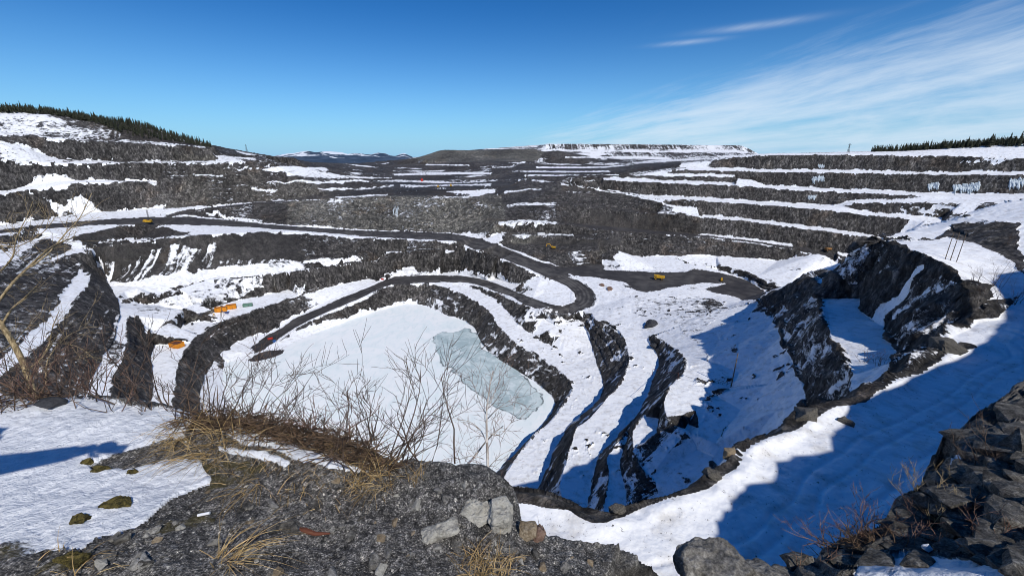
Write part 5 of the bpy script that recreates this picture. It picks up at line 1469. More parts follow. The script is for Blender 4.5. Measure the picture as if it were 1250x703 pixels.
# ------------------------------------------------------------------ frozen waterfalls on the walls
def mat_icefall():
    t = NT('blue_white_ice')
    P = t.pos((1, 1, 0.3))
    n = t.noise(P, 0.8, 5, 0.6)
    c = t.mix(t.step(n, 0.35, 0.65), (0.36, 0.43, 0.48), (0.62, 0.68, 0.71))
    return t.done(c, 0.3, t.bump(n, 0.4, 0.6))
M_FALL = mat_icefall()
def icefall(pts_top, drop, label, width=0.9, seed=1):
    """columns of ice hanging down a rock face: one bulging mesh"""
    rr = random.Random(seed)
    b0 = gpt(*pts_top[0])
    m = MB(); tops = []
    for (x0, y0), (x1, y1) in zip(pts_top[:-1], pts_top[1:]):
        n = max(2, int(abs(x1 - x0) / 0.9))
        for i in range(n):
            x = x0 + (x1 - x0) * (i + rr.random() * 0.7) / n; yt = y0 + (y1 - y0) * i / n + rr.uniform(0, drop * 0.2)
            yb = yt + drop * rr.uniform(0.35, 0.85)
            col_pts = []; rad = []
            for k in range(6):
                q = gpt(x + rr.uniform(-0.25, 0.25), yt + (yb - yt) * k / 5)
                d = q / np.linalg.norm(q)
                col_pts.append(q - d * 0.1 - b0); rad.append(width * (0.75 + 0.5 * rr.random()) * (0.55, 0.9, 1.0, 0.9, 0.65, 0.3)[k])
            if max(abs(np.linalg.norm(q + b0) - np.linalg.norm(b0)) for q in col_pts) > 30: continue
            m.tube(col_pts, rad, 6); tops.append(col_pts[2])
    if len(tops) > 1: m.tube(tops, [width * 0.7] * len(tops), 6)
    if not tops: return
    o = m.build('frozen_waterfall', M_FALL, None, b0, True)
    tag(o, label, 'icefall')
icefall([(991, 216), (1006, 214)], 12, "pale blue frozen waterfall on the second step of the right wall, left of the others", 0.9, 2)
icefall([(1133, 224), (1146, 222)], 11, "small frozen waterfall on the right wall, between the left one and the broad sheet", 0.9, 3)
icefall([(1164, 226), (1196, 222)], 14, "broad sheet of blue-white ice on the right wall near the frame edge", 1.0, 4)
icefall([(1232, 219), (1249, 216)], 16, "frozen waterfall at the far right end of the right wall", 1.0, 5)
icefall([(986, 239), (996, 239)], 7, "little icefall on the third step of the right wall under the left frozen waterfall", 0.8, 6)
icefall([(999, 201), (1006, 201)], 6, "tiny icefall on the top step of the right wall", 0.8, 7)
icefall([(480, 252), (487, 252)], 19, "thin pale streak of ice running down the middle of the main cliff", 0.55, 8)
# ------------------------------------------------------------------ spruce woods on the skyline
M_SPRUCE = None
def mat_spruce():
    t = NT('spruce_needles')
    n = t.noise(t.pos(), 0.9, 4, 0.6)
    oi = t.n('ShaderNodeObjectInfo')
    c = t.mix(t.step(n, 0.35, 0.65), (0.010, 0.014, 0.009), (0.036, 0.043, 0.024))
    c = t.mix(t.math('MULTIPLY', oi.outputs['Random'], 0.4), c, (0.035, 0.032, 0.02))
    return t.done(c, 0.85)
M_SPRUCE = mat_spruce()
def spruce_geo(m, base, h, rr, tiers=7):
    base = np.asarray(base, float)
    lean = np.array([rr.uniform(-0.03, 0.03), rr.uniform(-0.03, 0.03), 0])
    m.tube([base + np.array([0, 0, -0.8]), base + lean * h + np.array([0, 0, h])], [h * 0.018 + 0.05, 0.03], 4)
    rmax = h * rr.uniform(0.15, 0.22)
    for k in range(tiers):
        f = k / tiers
        z = h * (0.10 + 0.86 * f); r_ = rmax * (1 - f) ** 0.85 * rr.uniform(0.75, 1.15) + 0.12
        c = base + lean * z + np.array([0, 0, z])
        n = 7; a0 = rr.random() * 6.28
        b = len(m.v); m.v.append(c + np.array([0, 0, h * 0.16 * (1 - f * 0.5)]))
        for i in range(n):
            a = a0 + 6.283 * i / n; q = r_ * rr.uniform(0.55, 1.2)
            m.v.append(c + np.array([math.cos(a) * q, math.sin(a) * q, -h * 0.035 + rr.uniform(-0.03, 0.02) * h]))
        for i in range(n): m.f.append((b, b + 1 + i, b + 1 + (i + 1) % n))
rr = random.Random(11)
protos = []
for k in range(6):
    m = MB(); spruce_geo(m, (0, 0, 0), 10.0, rr, 8)
    me = bpy.data.meshes.new('spruce_tree'); me.from_pydata([tuple(p) for p in m.v], [], m.f); me.materials.append(M_SPRUCE)
    protos.append(me)
def ridge_xy(name, px, r_):
    a, k = ray(px, 200.0)
    return math.sin(a) * r_, math.cos(a) * r_
def wood_spots(x0, x1, n, rlo, rhi, dens):
    out = []
    while len(out) < n:
        px = rr.uniform(x0, x1)
        f = rr.random()
        lo, hi = rlo(px), rhi(px)
        if rr.random() > dens(px): continue
        x, y = ridge_xy('', px, lo + (hi - lo) * f)
        out.append((x, y, px, f))
    return out
L_lo = lambda px: np.interp(px, [-60, 0, 60, 100, 130, 180, 240, 265], [905, 905, 905, 900, 880, 850, 848, 880])
R_lo = lambda px: np.interp(px, [1040, 1060, 1150, 1250, 1330], [785, 783, 775, 772, 772])
left_front = wood_spots(-40, 262, 150, L_lo, lambda p: 932, lambda p: 1)
right_front = wood_spots(1046, 1285, 140, R_lo, lambda p: 800, lambda p: min(1, (p - 1030) / 60))
def put_tree(x, y, h, label, grp):
    o = bpy.data.objects.new('spruce_tree', rr.choice(protos)); col.objects.link(o)
    s = h / 10.0
    o.location = (x, y, gxy(x, y) - 0.3); o.scale = (s * rr.uniform(0.9, 1.25), s * rr.uniform(0.9, 1.25), s); o.rotation_euler = (0, 0, rr.random() * 6.28)
    tag(o, label, 'tree', grp)
for x, y, px, f in left_front:
    put_tree(x, y, rr.choice((rr.uniform(4, 8), rr.uniform(6, 11), rr.uniform(9, 14))) * np.interp(px, [0, 200, 262], [1.0, 0.95, 0.7]), "dark spruce among many in the wood covering the hilltop at upper left", "spruces on the left hilltop")
for x, y, px, f in right_front:
    put_tree(x, y, rr.choice((rr.uniform(4, 8), rr.uniform(6, 11), rr.uniform(9, 15))) * np.interp(px, [1046, 1100, 1200], [0.55, 0.8, 1.05]), "dark spruce among many in the skyline wood above the right wall", "spruces above the right wall")
def wood_mass(name, spots, h0, h1, label):
    m = MB()
    for x, y, px, f in spots: spruce_geo(m, (x, y, gxy(x, y) - 0.2), rr.uniform(h0, h1), rr, 5)
    o = m.build(name, M_SPRUCE); o['kind'] = 'stuff'
wood_mass('left_spruce_wood', wood_spots(-60, 262, 1500, L_lo, lambda p: 975, lambda p: 1), 5, 10, '')
wood_mass('right_spruce_wood', wood_spots(1060, 1330, 900, R_lo, lambda p: 840, lambda p: min(1, (p - 1045) / 80)), 6, 11, '')
# ------------------------------------------------------------------ plants at the look-out
def mat_bark(name, c1, c2, scale=30):
    t = NT(name)
    n = t.noise(t.pos((1, 1, 0.5)), scale, 4, 0.6)
    return t.done(t.mix(t.step(n, 0.38, 0.62), c1, c2), 0.8)
M_TWIG = mat_bark('dark_twig_bark', (0.045, 0.03, 0.022), (0.14, 0.10, 0.075))
M_YTWIG = mat_bark('yellowish_bark', (0.17, 0.125, 0.065), (0.42, 0.33, 0.19))
M_BIRCH = mat_bark('pale_birch_bark', (0.30, 0.26, 0.23), (0.66, 0.63, 0.60), 18)
M_RTWIG = mat_bark('reddish_twig_bark', (0.10, 0.05, 0.035), (0.27, 0.17, 0.12))
def mat_straw():
    t = NT('dry_straw_grass')
    n = t.noise(t.pos(), 14, 3, 0.6)
    return t.done(t.ramp(n, [(0.3, (0.13, 0.085, 0.035)), (0.5, (0.36, 0.25, 0.11)), (0.7, (0.58, 0.45, 0.25))]), 0.7)
M_STRAW = mat_straw()
M_DEAD = mat_bark('dead_brown_litter', (0.035, 0.024, 0.017), (0.16, 0.105, 0.065), 25)
def unit(v): return v / (np.linalg.norm(v) + 1e-9)
def grow(m, rg, p, d, L, r_, lvl, spread=0.6, kids=4, up=0.25, wob=0.18, sides=4, shrink=0.58):
    """one shoot with side shoots"""
    n = 5 if lvl > 0 else 4
    pts = [np.array(p, float)]; rad = [r_]
    d = unit(np.asarray(d, float))
    for i in range(n):
        d = unit(d + np.array([rg.gauss(0, wob), rg.gauss(0, wob), rg.gauss(0, wob) + up * 0.12]))
        pts.append(pts[-1] + d * L / n); rad.append(r_ * (1 - 0.8 * (i + 1) / n) + 0.0007)
    m.tube(pts, rad, sides, cap=False)
    if lvl <= 0: return
    for k in range(kids):
        f = rg.uniform(0.22, 0.97); i = min(int(f * n), n - 1); q = pts[i] + (pts[i + 1] - pts[i]) * (f * n - i)
        a = unit(np.array([rg.gauss(0, 1), rg.gauss(0, 1), rg.gauss(0, 0.7)]))
        dd = unit(d * (1 - spread) + a * spread + np.array([0, 0, up]))
        grow(m, rg, q, dd, L * shrink * rg.uniform(0.6, 1.15), max(r_ * 0.55 * (1 - 0.4 * f), 0.0012), lvl - 1, spread, kids, up, wob, 3, shrink)
def shrub(px, py, h, n, label, seed, mat=None, lean=(0, 0, 0), lvl=2, fan=0.5, r0=0.006, kids=4, grp=None, base=None, name='bare_shrub', spreadw=0.12):
    rg = random.Random(seed)
    b = lpt(px, py) if base is None else np.asarray(base, float)
    m = MB()
    for i in range(n):
        o = np.array([rg.gauss(0, spreadw), rg.gauss(0, spreadw * 0.6), -0.06])
        d = np.array([rg.gauss(0, fan) + lean[0], rg.gauss(0, fan * 0.7) + lean[1], 1.0 + lean[2]])
        grow(m, rg, o, d, h * rg.uniform(0.5, 1.05), r0 * rg.uniform(0.7, 1.2), lvl, 0.5, kids, 0.2, 0.14)
    o = m.build(name, mat or M_TWIG, None, b)
    tag(o, label, 'shrub', grp)
    return o
def tussock(px, py, n, L, label, seed, lean=(0.3, -0.5), w=0.0045, rad=0.12, mat=None, base=None, up=0.9):
    rg = random.Random(seed)
    b = lpt(px, py) if base is None else np.asarray(base, float)
    m = MB()
    for i in range(n):
        a = rg.random() * 6.283; q = rad * math.sqrt(rg.random())
        x, y = math.cos(a) * q, math.sin(a) * q * 0.8
        z = lxy(b[0] + x, b[1] + y) - b[2] - 0.01
        if z < -0.35: z = -0.1
        p = np.array([x, y, z])
        d = unit(np.array([rg.gauss(lean[0], 0.5), rg.gauss(lean[1], 0.45), abs(rg.gauss(up, 0.35))]))
        l = L * rg.uniform(0.4, 1.1)
        pts = [p]
        for k in range(4):
            d = unit(d + np.array([lean[0] * 0.12, lean[1] * 0.12, -0.28]))
            pts.append(pts[-1] + d * l / 4)
        m.ribbon(pts, w * rg.uniform(0.6, 1.3))
    o = m.build('grass_tussock', mat or M_STRAW, None, b)
    tag(o, label, 'grass tuft')
    return o
# left-hand tree with yellowish limbs leaning in from the frame edge
def traced_tree(name, label, cat, limbs, mat, seed, part_trunk='trunk', twig_mat=None, twig_n=5, twig_L=0.35, depth_jit=0.15, sub=1, twig_r=0.0022):
    """limbs: list of (pixel polyline, depth, radius0, radius1); the first is the trunk"""
    rg = random.Random(seed)
    P0 = at_depth(*limbs[0][0][0], limbs[0][1])
    t = empty(name, P0); tag(t, label, cat)
    tr = MB(); br = MB(); tw = MB()
    for i, (pl, dep, r0, r1) in enumerate(limbs):
        pts = []
        n = len(pl)
        for k, q in enumerate(pl):
            pts.append(at_depth(q[0], q[1], dep * (1 + depth_jit * (0 if k == 0 else rg.uniform(-0.25, 0.25)) * (i > 0) + (0.06 * k / n if i else 0))) - P0)
        pts = spline(np.array(pts), 0.05) if n > 2 else np.array(pts)
        nn = len(pts)
        rad = [r0 + (r1 - r0) * k / (nn - 1) for k in range(nn)]
        (tr if i == 0 else br).tube(list(pts), rad, 7 if i == 0 else 5)
        L = np.linalg.norm(pts[-1] - pts[0])
        for k in range(int(twig_n * (0.6 if i == 0 else 1) * max(L, 0.25) * 4)):
            f = rg.uniform(0.15, 1.0); j = min(int(f * (nn - 1)), nn - 2)
            d = unit(pts[j + 1] - pts[j])
            a = unit(np.array([rg.gauss(0, 1), rg.gauss(0, 1), rg.gauss(0, 1)]))
            grow(tw, rg, pts[j], unit(d * 0.7 + a * 0.6 + np.array([0, 0, 0.15])), twig_L * rg.uniform(0.4, 1.1), twig_r, sub, 0.5, 3, 0.1, 0.16, 3)
    tr.build(part_trunk, mat, t, smooth_=True); br.build('branches', mat, t, smooth_=True)
    tw.build('twigs', twig_mat or mat, t)
    return t
traced_tree('bare_tree', "bare tree with yellowish limbs leaning in at the left edge", 'tree', [
    ([(46, 492), (38, 470), (27, 440), (12, 412), (0, 394), (-20, 365)], 5.3, 0.034, 0.026),
    ([(2, 398), (12, 380), (32, 362), (44, 350)], 5.3, 0.014, 0.008),
    ([(-8, 378), (10, 352), (32, 329), (56, 307), (74, 296), (97, 288)], 5.2, 0.018, 0.006),
    ([(38, 326), (60, 308), (80, 285), (98, 265), (112, 236)], 5.25, 0.010, 0.004),
    ([(-10, 340), (14, 316), (20, 290), (34, 262), (40, 246)], 5.4, 0.012, 0.004),
    ([(30, 452), (46, 442), (60, 420), (64, 400), (72, 380)], 5.25, 0.010, 0.004),
    ([(44, 488), (55, 470), (58, 440), (80, 412), (108, 398)], 5.2, 0.010, 0.003),
    ([(60, 420), (84, 420), (104, 428), (116, 440)], 5.2, 0.006, 0.003),
    ([(0, 300), (24, 300), (52, 284), (70, 262)], 5.5, 0.008, 0.003),
    ([(0, 430), (14, 420), (34, 400), (56, 392)], 5.1, 0.008, 0.003)], M_YTWIG, 5, 'trunk', M_YTWIG, 4, 0.42, 0.2, 1, 0.0026)
# young birch beyond the outcrop
traced_tree('birch_sapling', "leafless birch sapling with a pale trunk rising behind the rock outcrop", 'tree', [
    ([(597, 612), (596, 580), (595, 550), (594, 520), (594, 500), (598, 470), (602, 452)], 4.6, 0.019, 0.005),
    ([(558, 600), (564, 576), (580, 556), (592, 540), (604, 528), (614, 520)], 4.6, 0.017, 0.006),
    ([(594, 540), (586, 524), (574, 515), (562, 512), (546, 508)], 4.55, 0.007, 0.002),
    ([(594, 512), (606, 500), (620, 490), (634, 480)], 4.7, 0.007, 0.002),
    ([(594, 506), (586, 492), (580, 474), (570, 456)], 4.6, 0.006, 0.002),
    ([(598, 530), (612, 530), (624, 516), (640, 510)], 4.65, 0.006, 0.002),
    ([(596, 498), (604, 478), (612, 462), (622, 446)], 4.7, 0.006, 0.002),
    ([(590, 560), (576, 556), (562, 560), (548, 556)], 4.5, 0.005, 0.002),
    ([(597, 570), (610, 556), (626, 548)], 4.7, 0.005, 0.002)], M_BIRCH, 8, 'trunk', M_RTWIG, 5, 0.34, 0.2, 1, 0.0016)
# bare shrubs along the rim
SH = "bare shrubs along the look-out rim"
shrub(466, 556, 0.66, 14, "largest bare shrub, dense grey-brown twigs in front of the frozen lake", 21, M_TWIG, (0.25, 0.1, 0), 2, 0.5, 0.0048, 4, SH, spreadw=0.17)
shrub(420, 538, 0.55, 8, "bare shrub leaning left, between the largest shrub and the low bushes", 22, M_TWIG, (0.0, 0.1, 0), 2, 0.55, 0.0038, 4, SH, spreadw=0.14)
shrub(384, 526, 0.34, 6, "low bare bush above the straw grass, left of the leaning shrub", 23, M_RTWIG, (-0.2, 0.1, 0), 2, 0.6, 0.004, 3, SH)
shrub(345, 518, 0.40, 6, "thin bare bush above the dark dead brush near the lake's left end", 24, M_TWIG, (0.1, 0.1, 0), 2, 0.5, 0.004, 3, SH)
shrub(300, 510, 0.55, 7, "upright bare shrub in front of the lake's left corner", 25, M_TWIG, (0.1, 0.1, 0.1), 2, 0.4, 0.0036, 4, SH)
shrub(268, 508, 0.42, 6, "bare shrub at the right tip of the snow patch", 26, M_TWIG, (0.25, 0.1, 0.1), 2, 0.4, 0.0045, 3, SH)
shrub(205, 499, 0.34, 8, "short bare bush on the snow rim before the snowy container bench", 27, M_TWIG, (-0.1, 0.1, 0), 2, 0.5, 0.004, 3, SH)
shrub(150, 494, 0.52, 10, "bare bush on the snow rim below the dark left wall", 28, M_TWIG, (0.2, 0.1, 0), 2, 0.55, 0.0045, 3, SH, spreadw=0.2)
shrub(100, 491, 0.62, 12, "bare bush on the snow rim right of the yellowish tree", 29, M_TWIG, (0.1, 0.1, 0), 2, 0.5, 0.005, 4, SH, spreadw=0.2)
shrub(66, 489, 0.45, 9, "low tangle of twigs at the foot of the yellowish tree", 30, M_RTWIG, (0.1, 0.1, 0), 2, 0.6, 0.004, 3, SH, spreadw=0.2)
shrub(15, 488, 0.48, 12, "reddish tangle of twigs at the far left edge of the snow", 31, M_RTWIG, (0.0, 0.1, 0), 2, 0.6, 0.004, 3, SH, spreadw=0.25)
shrub(38, 612, 0.09, 3, "tiny twig poking out of the left snow patch", 32, M_RTWIG, (-0.3, 0, 0), 1, 0.5, 0.002, 2, spreadw=0.01)
shrub(662, 648, 0.26, 1, "single thin stem rising right of the pale block", 33, M_TWIG, (0.25, 0.0, 0.6), 1, 0.05, 0.0022, 1, spreadw=0.005)
# shrubs among the rocks on the right
SR = "dry shrubs among the right-hand rocks"
shrub(1022, 668, 0.36, 9, "reddish shrub at the left end of the right-hand brush, over the shaded road", 41, M_RTWIG, (-0.1, 0.2, 0), 2, 0.6, 0.004, 3, SR)
shrub(1056, 656, 0.40, 10, "reddish shrub between two others on the rim of the shaded road", 42, M_RTWIG, (0, 0.2, 0), 2, 0.6, 0.004, 3, SR)
shrub(1088, 646, 0.36, 9, "reddish shrub beside the dark jutting rock over the shaded road", 43, M_RTWIG, (0.1, 0.2, 0), 2, 0.6, 0.004, 3, SR)
shrub(1142, 622, 0.46, 12, "straw-coloured shrub in the middle of the right-hand rocks", 44, M_YTWIG, (-0.2, 0.1, 0), 2, 0.6, 0.004, 3, SR)
shrub(1168, 640, 0.34, 8, "smaller straw-coloured shrub just right of the middle one", 45, M_YTWIG, (0.1, 0.1, 0), 2, 0.6, 0.0035, 3, SR)
shrub(1205, 575, 0.50, 9, "dry shrub high on the right-hand rocks beside the snow pocket", 46, M_TWIG, (0, 0.1, 0), 2, 0.6, 0.0045, 3, SR)
shrub(1205, 655, 0.34, 8, "dry shrub near the white stone at lower right", 47, M_RTWIG, (0, 0.1, 0), 2, 0.6, 0.0035, 3, SR)
shrub(1120, 668, 0.28, 9, "low brown shrub at the top of the lower-right snow patch", 48, M_RTWIG, (-0.1, 0.1, 0), 2, 0.7, 0.0035, 3, SR)
shrub(990, 694, 0.26, 6, "two bent reddish stems beside the boulder at the bottom", 49, M_RTWIG, (-0.2, 0.1, 0.2), 1, 0.4, 0.004, 2, SR)
# bushes standing in the shaded snow further out
SB = "bare bushes in the shaded snow at right"
for i, (px, py, h, n, lab) in enumerate([(1216, 352, 7, 8, "bare bush high in the blue-shaded snow near the right frame edge"), (1204, 372, 5, 7, "bare bush in shaded snow just right of the tall cliff"),
        (1236, 372, 6, 7, "bare bush at the right frame edge in shaded snow"), (1075, 448, 4.5, 7, "bare bush in the shaded hollow under the tall cliff, right one"),
        (1056, 442, 4.5, 7, "bare bush in the shaded hollow under the tall cliff, left one"), (1232, 300, 5, 6, "bare bush on the rocky rise at the right edge"), (1183, 345, 4, 6, "bare bush at the upper rim of the tall cliff")]):
    shrub(0, 0, h, n, lab, 60 + i, M_TWIG, (0, 0, 0.3), 2, 0.4, 0.05, 4, SB, gpt(px, py), 'bare_bush', 0.8)
# dry grass
tussock(258, 545, 190, 0.38, "big tuft of bent straw grass at the right tip of the snow patch", 71, (-0.1, -0.45), rad=0.24)
tussock(296, 548, 80, 0.26, "straw tuft right of the big tuft, on the snow strip's upper side", 72, (0.3, -0.4), rad=0.22)
tussock(345, 578, 120, 0.20, "flat mat of straw below the narrow snow strip", 73, (0.3, -0.4), rad=0.26, up=0.5)
tussock(400, 588, 90, 0.18, "thin straw fringe at the lower end of the snow strip", 74, (0.3, -0.3), rad=0.24, up=0.5)
tussock(300, 592, 110, 0.36, "straw tuft hanging over the dark rock left of centre", 75, (0.0, -0.9), rad=0.13, up=0.4)
tussock(455, 590, 150, 0.22, "short straw clump on the dark rock below the largest shrub", 76, (0.1, -0.3), rad=0.13)
tussock(508, 592, 26, 0.20, "few upright straw stalks on the crest of the outcrop", 77, (0.05, 0.0), rad=0.05, up=1.6)
tussock(275, 690, 70, 0.34, "straw stalks fanning out on the gravel at bottom left", 78, (0.55, 0.15), rad=0.06, up=0.5)
tussock(590, 700, 260, 0.17, "pale straw clump in front of the pale block at the bottom", 79, (0.0, 0.1), rad=0.13, up=0.7)
tussock(85, 700, 110, 0.16, "flattened yellowish grass at the bottom left corner of the snow", 80, (0.5, -0.1), rad=0.14, up=0.3)
tussock(420, 548, 80, 0.2, "straw along the upper side of the narrow snow strip's end", 81, (0.3, -0.3), rad=0.16, up=0.7)
tussock(225, 525, 120, 0.28, "straw tuft lying on the snow rim before the lake's dark bank", 82, (0.2, -0.6), rad=0.15, up=0.4)
# dead brush and litter heaped along the rim
def brush_heap(px, py, n, rad, hgt, label, seed):
    rg = random.Random(seed); b = lpt(px, py); m = MB()
    for i in range(n):
        a = rg.random() * 6.283; q = math.sqrt(rg.random())
        x, y = math.cos(a) * q * rad, math.sin(a) * q * rad * 0.55
        z = lxy(b[0] + x, b[1] + y) - b[2]
        if z < -0.5: continue
        p = np.array([x, y, z + hgt * rg.random() * (1 - q * q)])
        d = unit(np.array([rg.gauss(0, 1), rg.gauss(0, 0.7), rg.gauss(0.15, 0.4)]))
        L = rg.uniform(0.06, 0.22); pts = [p, p + d * L * 0.5 + np.array([0, 0, rg.gauss(0, 0.01)]), p + d * L]
        m.tube(pts, [rg.uniform(0.0015, 0.004)] * 2 + [0.001], 3, cap=False)
    o = m.build('dead_brush', M_DEAD, None, b); tag(o, label, 'brush')
for i, a in enumerate([(262, 518, 300, 0.26, 0.09, "heap of dead brown brush at the left end of the rim brush"), (300, 522, 300, 0.26, 0.10, "dead brown brush below the upright bare shrub"), (342, 530, 300, 0.25, 0.10, "dead brown brush in the middle of the rim, over the narrow snow strip"),
        (385, 540, 280, 0.24, 0.09, "dead brown brush above the end of the narrow snow strip"), (425, 552, 260, 0.22, 0.09, "dead brown brush at the foot of the left-leaning shrub"), (462, 566, 260, 0.2, 0.08, "dead brown brush at the foot of the largest shrub"),
        (30, 489, 420, 0.40, 0.12, "dead brown brush under the tree at the far left"), (1060, 668, 420, 0.30, 0.10, "dead brown brush beneath the reddish shrubs at lower right"), (1150, 632, 300, 0.30, 0.08, "dead litter beneath the straw-coloured shrubs on the right rocks")]):
    brush_heap(*a, 200 + i)
# ------------------------------------------------------------------ loose rocks at the look-out
def mat_stone(name, stops, scale=14, bump=0.02):
    t = NT(name)
    P = t.pos()
    n = t.noise(P, scale, 8, 0.7); n2 = t.noise(P, scale * 6, 4, 0.7)
    c = t.ramp(t.math('ADD', t.math('MULTIPLY', n, 0.6), t.math('MULTIPLY', n2, 0.4)), stops)
    return t.done(c, 0.8, t.bump(t.math('ADD', n, t.math('MULTIPLY', n2, 0.4)), bump, 0.9))
M_SLAB = mat_stone('grey_slab_rock', [(0.36, (0.014, 0.013, 0.011)), (0.46, (0.05, 0.046, 0.04)), (0.55, (0.13, 0.122, 0.107)), (0.67, (0.36, 0.345, 0.31))], 11, 0.03)
M_PALE = mat_stone('pale_lichen_rock', [(0.32, (0.13, 0.12, 0.10)), (0.5, (0.36, 0.345, 0.30)), (0.68, (0.55, 0.53, 0.47))], 12)
M_BOULD = mat_stone('grey_boulder_rock', [(0.34, (0.03, 0.028, 0.025)), (0.45, (0.11, 0.105, 0.095)), (0.55, (0.23, 0.22, 0.20)), (0.67, (0.45, 0.44, 0.41))], 9, 0.03)
M_DARKST = mat_stone('dark_stone', [(0.35, (0.02, 0.021, 0.024)), (0.6, (0.06, 0.062, 0.068)), (0.75, (0.12, 0.12, 0.125))], 20)
M_TAN = mat_stone('tan_stone', [(0.33, (0.06, 0.045, 0.03)), (0.5, (0.20, 0.155, 0.10)), (0.7, (0.42, 0.36, 0.27))], 12)
M_REDST = mat_stone('reddish_stone', [(0.33, (0.06, 0.035, 0.025)), (0.5, (0.19, 0.12, 0.09)), (0.7, (0.36, 0.27, 0.21))], 14)
M_MOSS = mat_stone('mossy_cushion', [(0.40, (0.015, 0.013, 0.005)), (0.48, (0.075, 0.062, 0.016)), (0.60, (0.21, 0.165, 0.05))], 38, 0.03)
def rock(name, loc, size, seed, mat, label, cat='rock', grp=None, rot=(0, 0, 0), npts=16, sub=3, rough=0.10, round_=0.0):
    """convex block of random corners, chipped by noise"""
    rg = random.Random(seed)
    bm = bmesh.new()
    for i in range(npts):
        v = Vector((rg.uniform(-1, 1), rg.uniform(-1, 1), rg.uniform(-1, 1)))
        k = max(abs(v.x), abs(v.y), abs(v.z)); v = v / k * (1 - round_) + v.normalized() * round_
        v *= rg.uniform(0.82, 1.0)
        bm.verts.new((v.x * size[0] / 2, v.y * size[1] / 2, v.z * size[2] / 2))
    r_ = bmesh.ops.convex_hull(bm, input=bm.verts[:])
    bmesh.ops.delete(bm, geom=[g for g in r_['geom_interior'] if isinstance(g, bmesh.types.BMVert)], context='VERTS')
    bmesh.ops.triangulate(bm, faces=bm.faces[:])
    for _ in range(sub):
        bmesh.ops.subdivide_edges(bm, edges=bm.edges[:], cuts=1, use_grid_fill=True)
    V = np.array([v.co[:] for v in bm.verts]); s = max(size)
    bm.normal_update()
    Nn = np.array([v.normal[:] for v in bm.verts])
    q = V / s
    d = 0.6 * fbm(q[:, 0] * 3 + seed, q[:, 1] * 3, q[:, 2] * 4, 3, ridged=True) + 0.5 * fbm(q[:, 0] * 9 + seed, q[:, 1] * 9, q[:, 2] * 12, 3, 0.6)
    V = V + Nn * (d * rough * s * 0.5)[:, None]
    for v, c in zip(bm.verts, V): v.co = c
    me = bpy.data.meshes.new(name); bm.to_mesh(me); bm.free()
    o = link(name, me, mat); o.location = tuple(map(float, loc)); o.rotation_euler = rot
    tag(o, label, cat, grp)
    return o
def lrock(name, px, py, size, seed, mat, label, sink=0.25, dz=0.0, **k):
    p = lpt(px, py); p[2] += size[2] * (0.5 - sink) + dz
    return rock(name, p, size, seed, mat, label, **k)
lrock('stone', 66, 503, (0.19, 0.14, 0.08), 1, M_DARKST, "dark stone sticking out of the left snow patch near its rim", round_=0.6, sub=3)
lrock('stone', 536, 656, (0.20, 0.12, 0.06), 2, M_PALE, "pale cream stone lying on the dark outcrop left of the pale block", rot=(0, 0, R(20)), round_=0.45, rough=0.22, sub=4)
lrock('rock_block', 606, 634, (0.155, 0.17, 0.24), 3, M_PALE, "squarish pale lichen-grey block at the right end of the outcrop", sink=0.55, rot=(0.25, 0.05, R(8)), npts=30, rough=0.2, round_=0.35, sub=4)
lrock('rock_block', 580, 628, (0.16, 0.15, 0.10), 13, M_PALE, "flatter pale rock on the left side of the squarish pale block", sink=0.62, rot=(0.1, 0.1, R(-20)), npts=18, rough=0.3, round_=0.4, sub=4)
lrock('stone', 642, 657, (0.10, 0.10, 0.09), 4, M_TAN, "tan stone wedged right of the pale block", sink=0.2)
lrock('stone', 656, 661, (0.08, 0.07, 0.09), 5, M_REDST, "small reddish stone right of the tan stone", sink=0.2, rot=(0, 0.2, 0.5))
lrock('boulder', 868, 702, (0.50, 0.40, 0.34), 6, M_BOULD, "rough grey boulder at the bottom edge before the sunlit road", sink=0.45, npts=24, rough=0.16, round_=0.4, sub=4)
lrock('boulder', 925, 706, (0.30, 0.26, 0.20), 7, M_BOULD, "smaller grey boulder right of the rough boulder at the bottom", sink=0.4, rough=0.16, round_=0.3)
lrock('stone', 1133, 681, (0.075, 0.05, 0.055), 8, M_WHITEP, "small bright white stone on the lower-right brush", sink=0.1)
lrock('stone', 975, 691, (0.22, 0.2, 0.14), 9, M_SLAB, "flat grey stone at the bottom between boulder and reddish stems", sink=0.4, rough=0.15)
# snow lying in the hollow of the boulder
M_SNOWC = mat_stone('old_snow', [(0.3, (0.68, 0.71, 0.76)), (0.6, (0.86, 0.88, 0.91))], 25)
# moss cushions
for i, (px, py, sx, sy, lab) in enumerate([(143, 626, 0.20, 0.12, "largest moss cushion, olive green, in the left snow patch"), (108, 570, 0.09, 0.06, "small moss cushion at the left tip of the bare strip in the snow"), (125, 580, 0.15, 0.08, "brown moss cushion on the bare strip right of the small cushion"),
        (162, 584, 0.10, 0.06, "moss cushion under the bare strip, right of the brown one"), (100, 646, 0.16, 0.08, "grey-brown tuft in the snow below the largest moss cushion"), (88, 698, 0.22, 0.10, "yellowish moss on the gravel at the bottom left")]):
    lrock('moss_cushion', px, py, (sx * 0.8, sy * 0.8, 0.06), 30 + i, M_MOSS, lab, cat='moss', sink=0.55, round_=0.9, sub=4, rough=0.25)
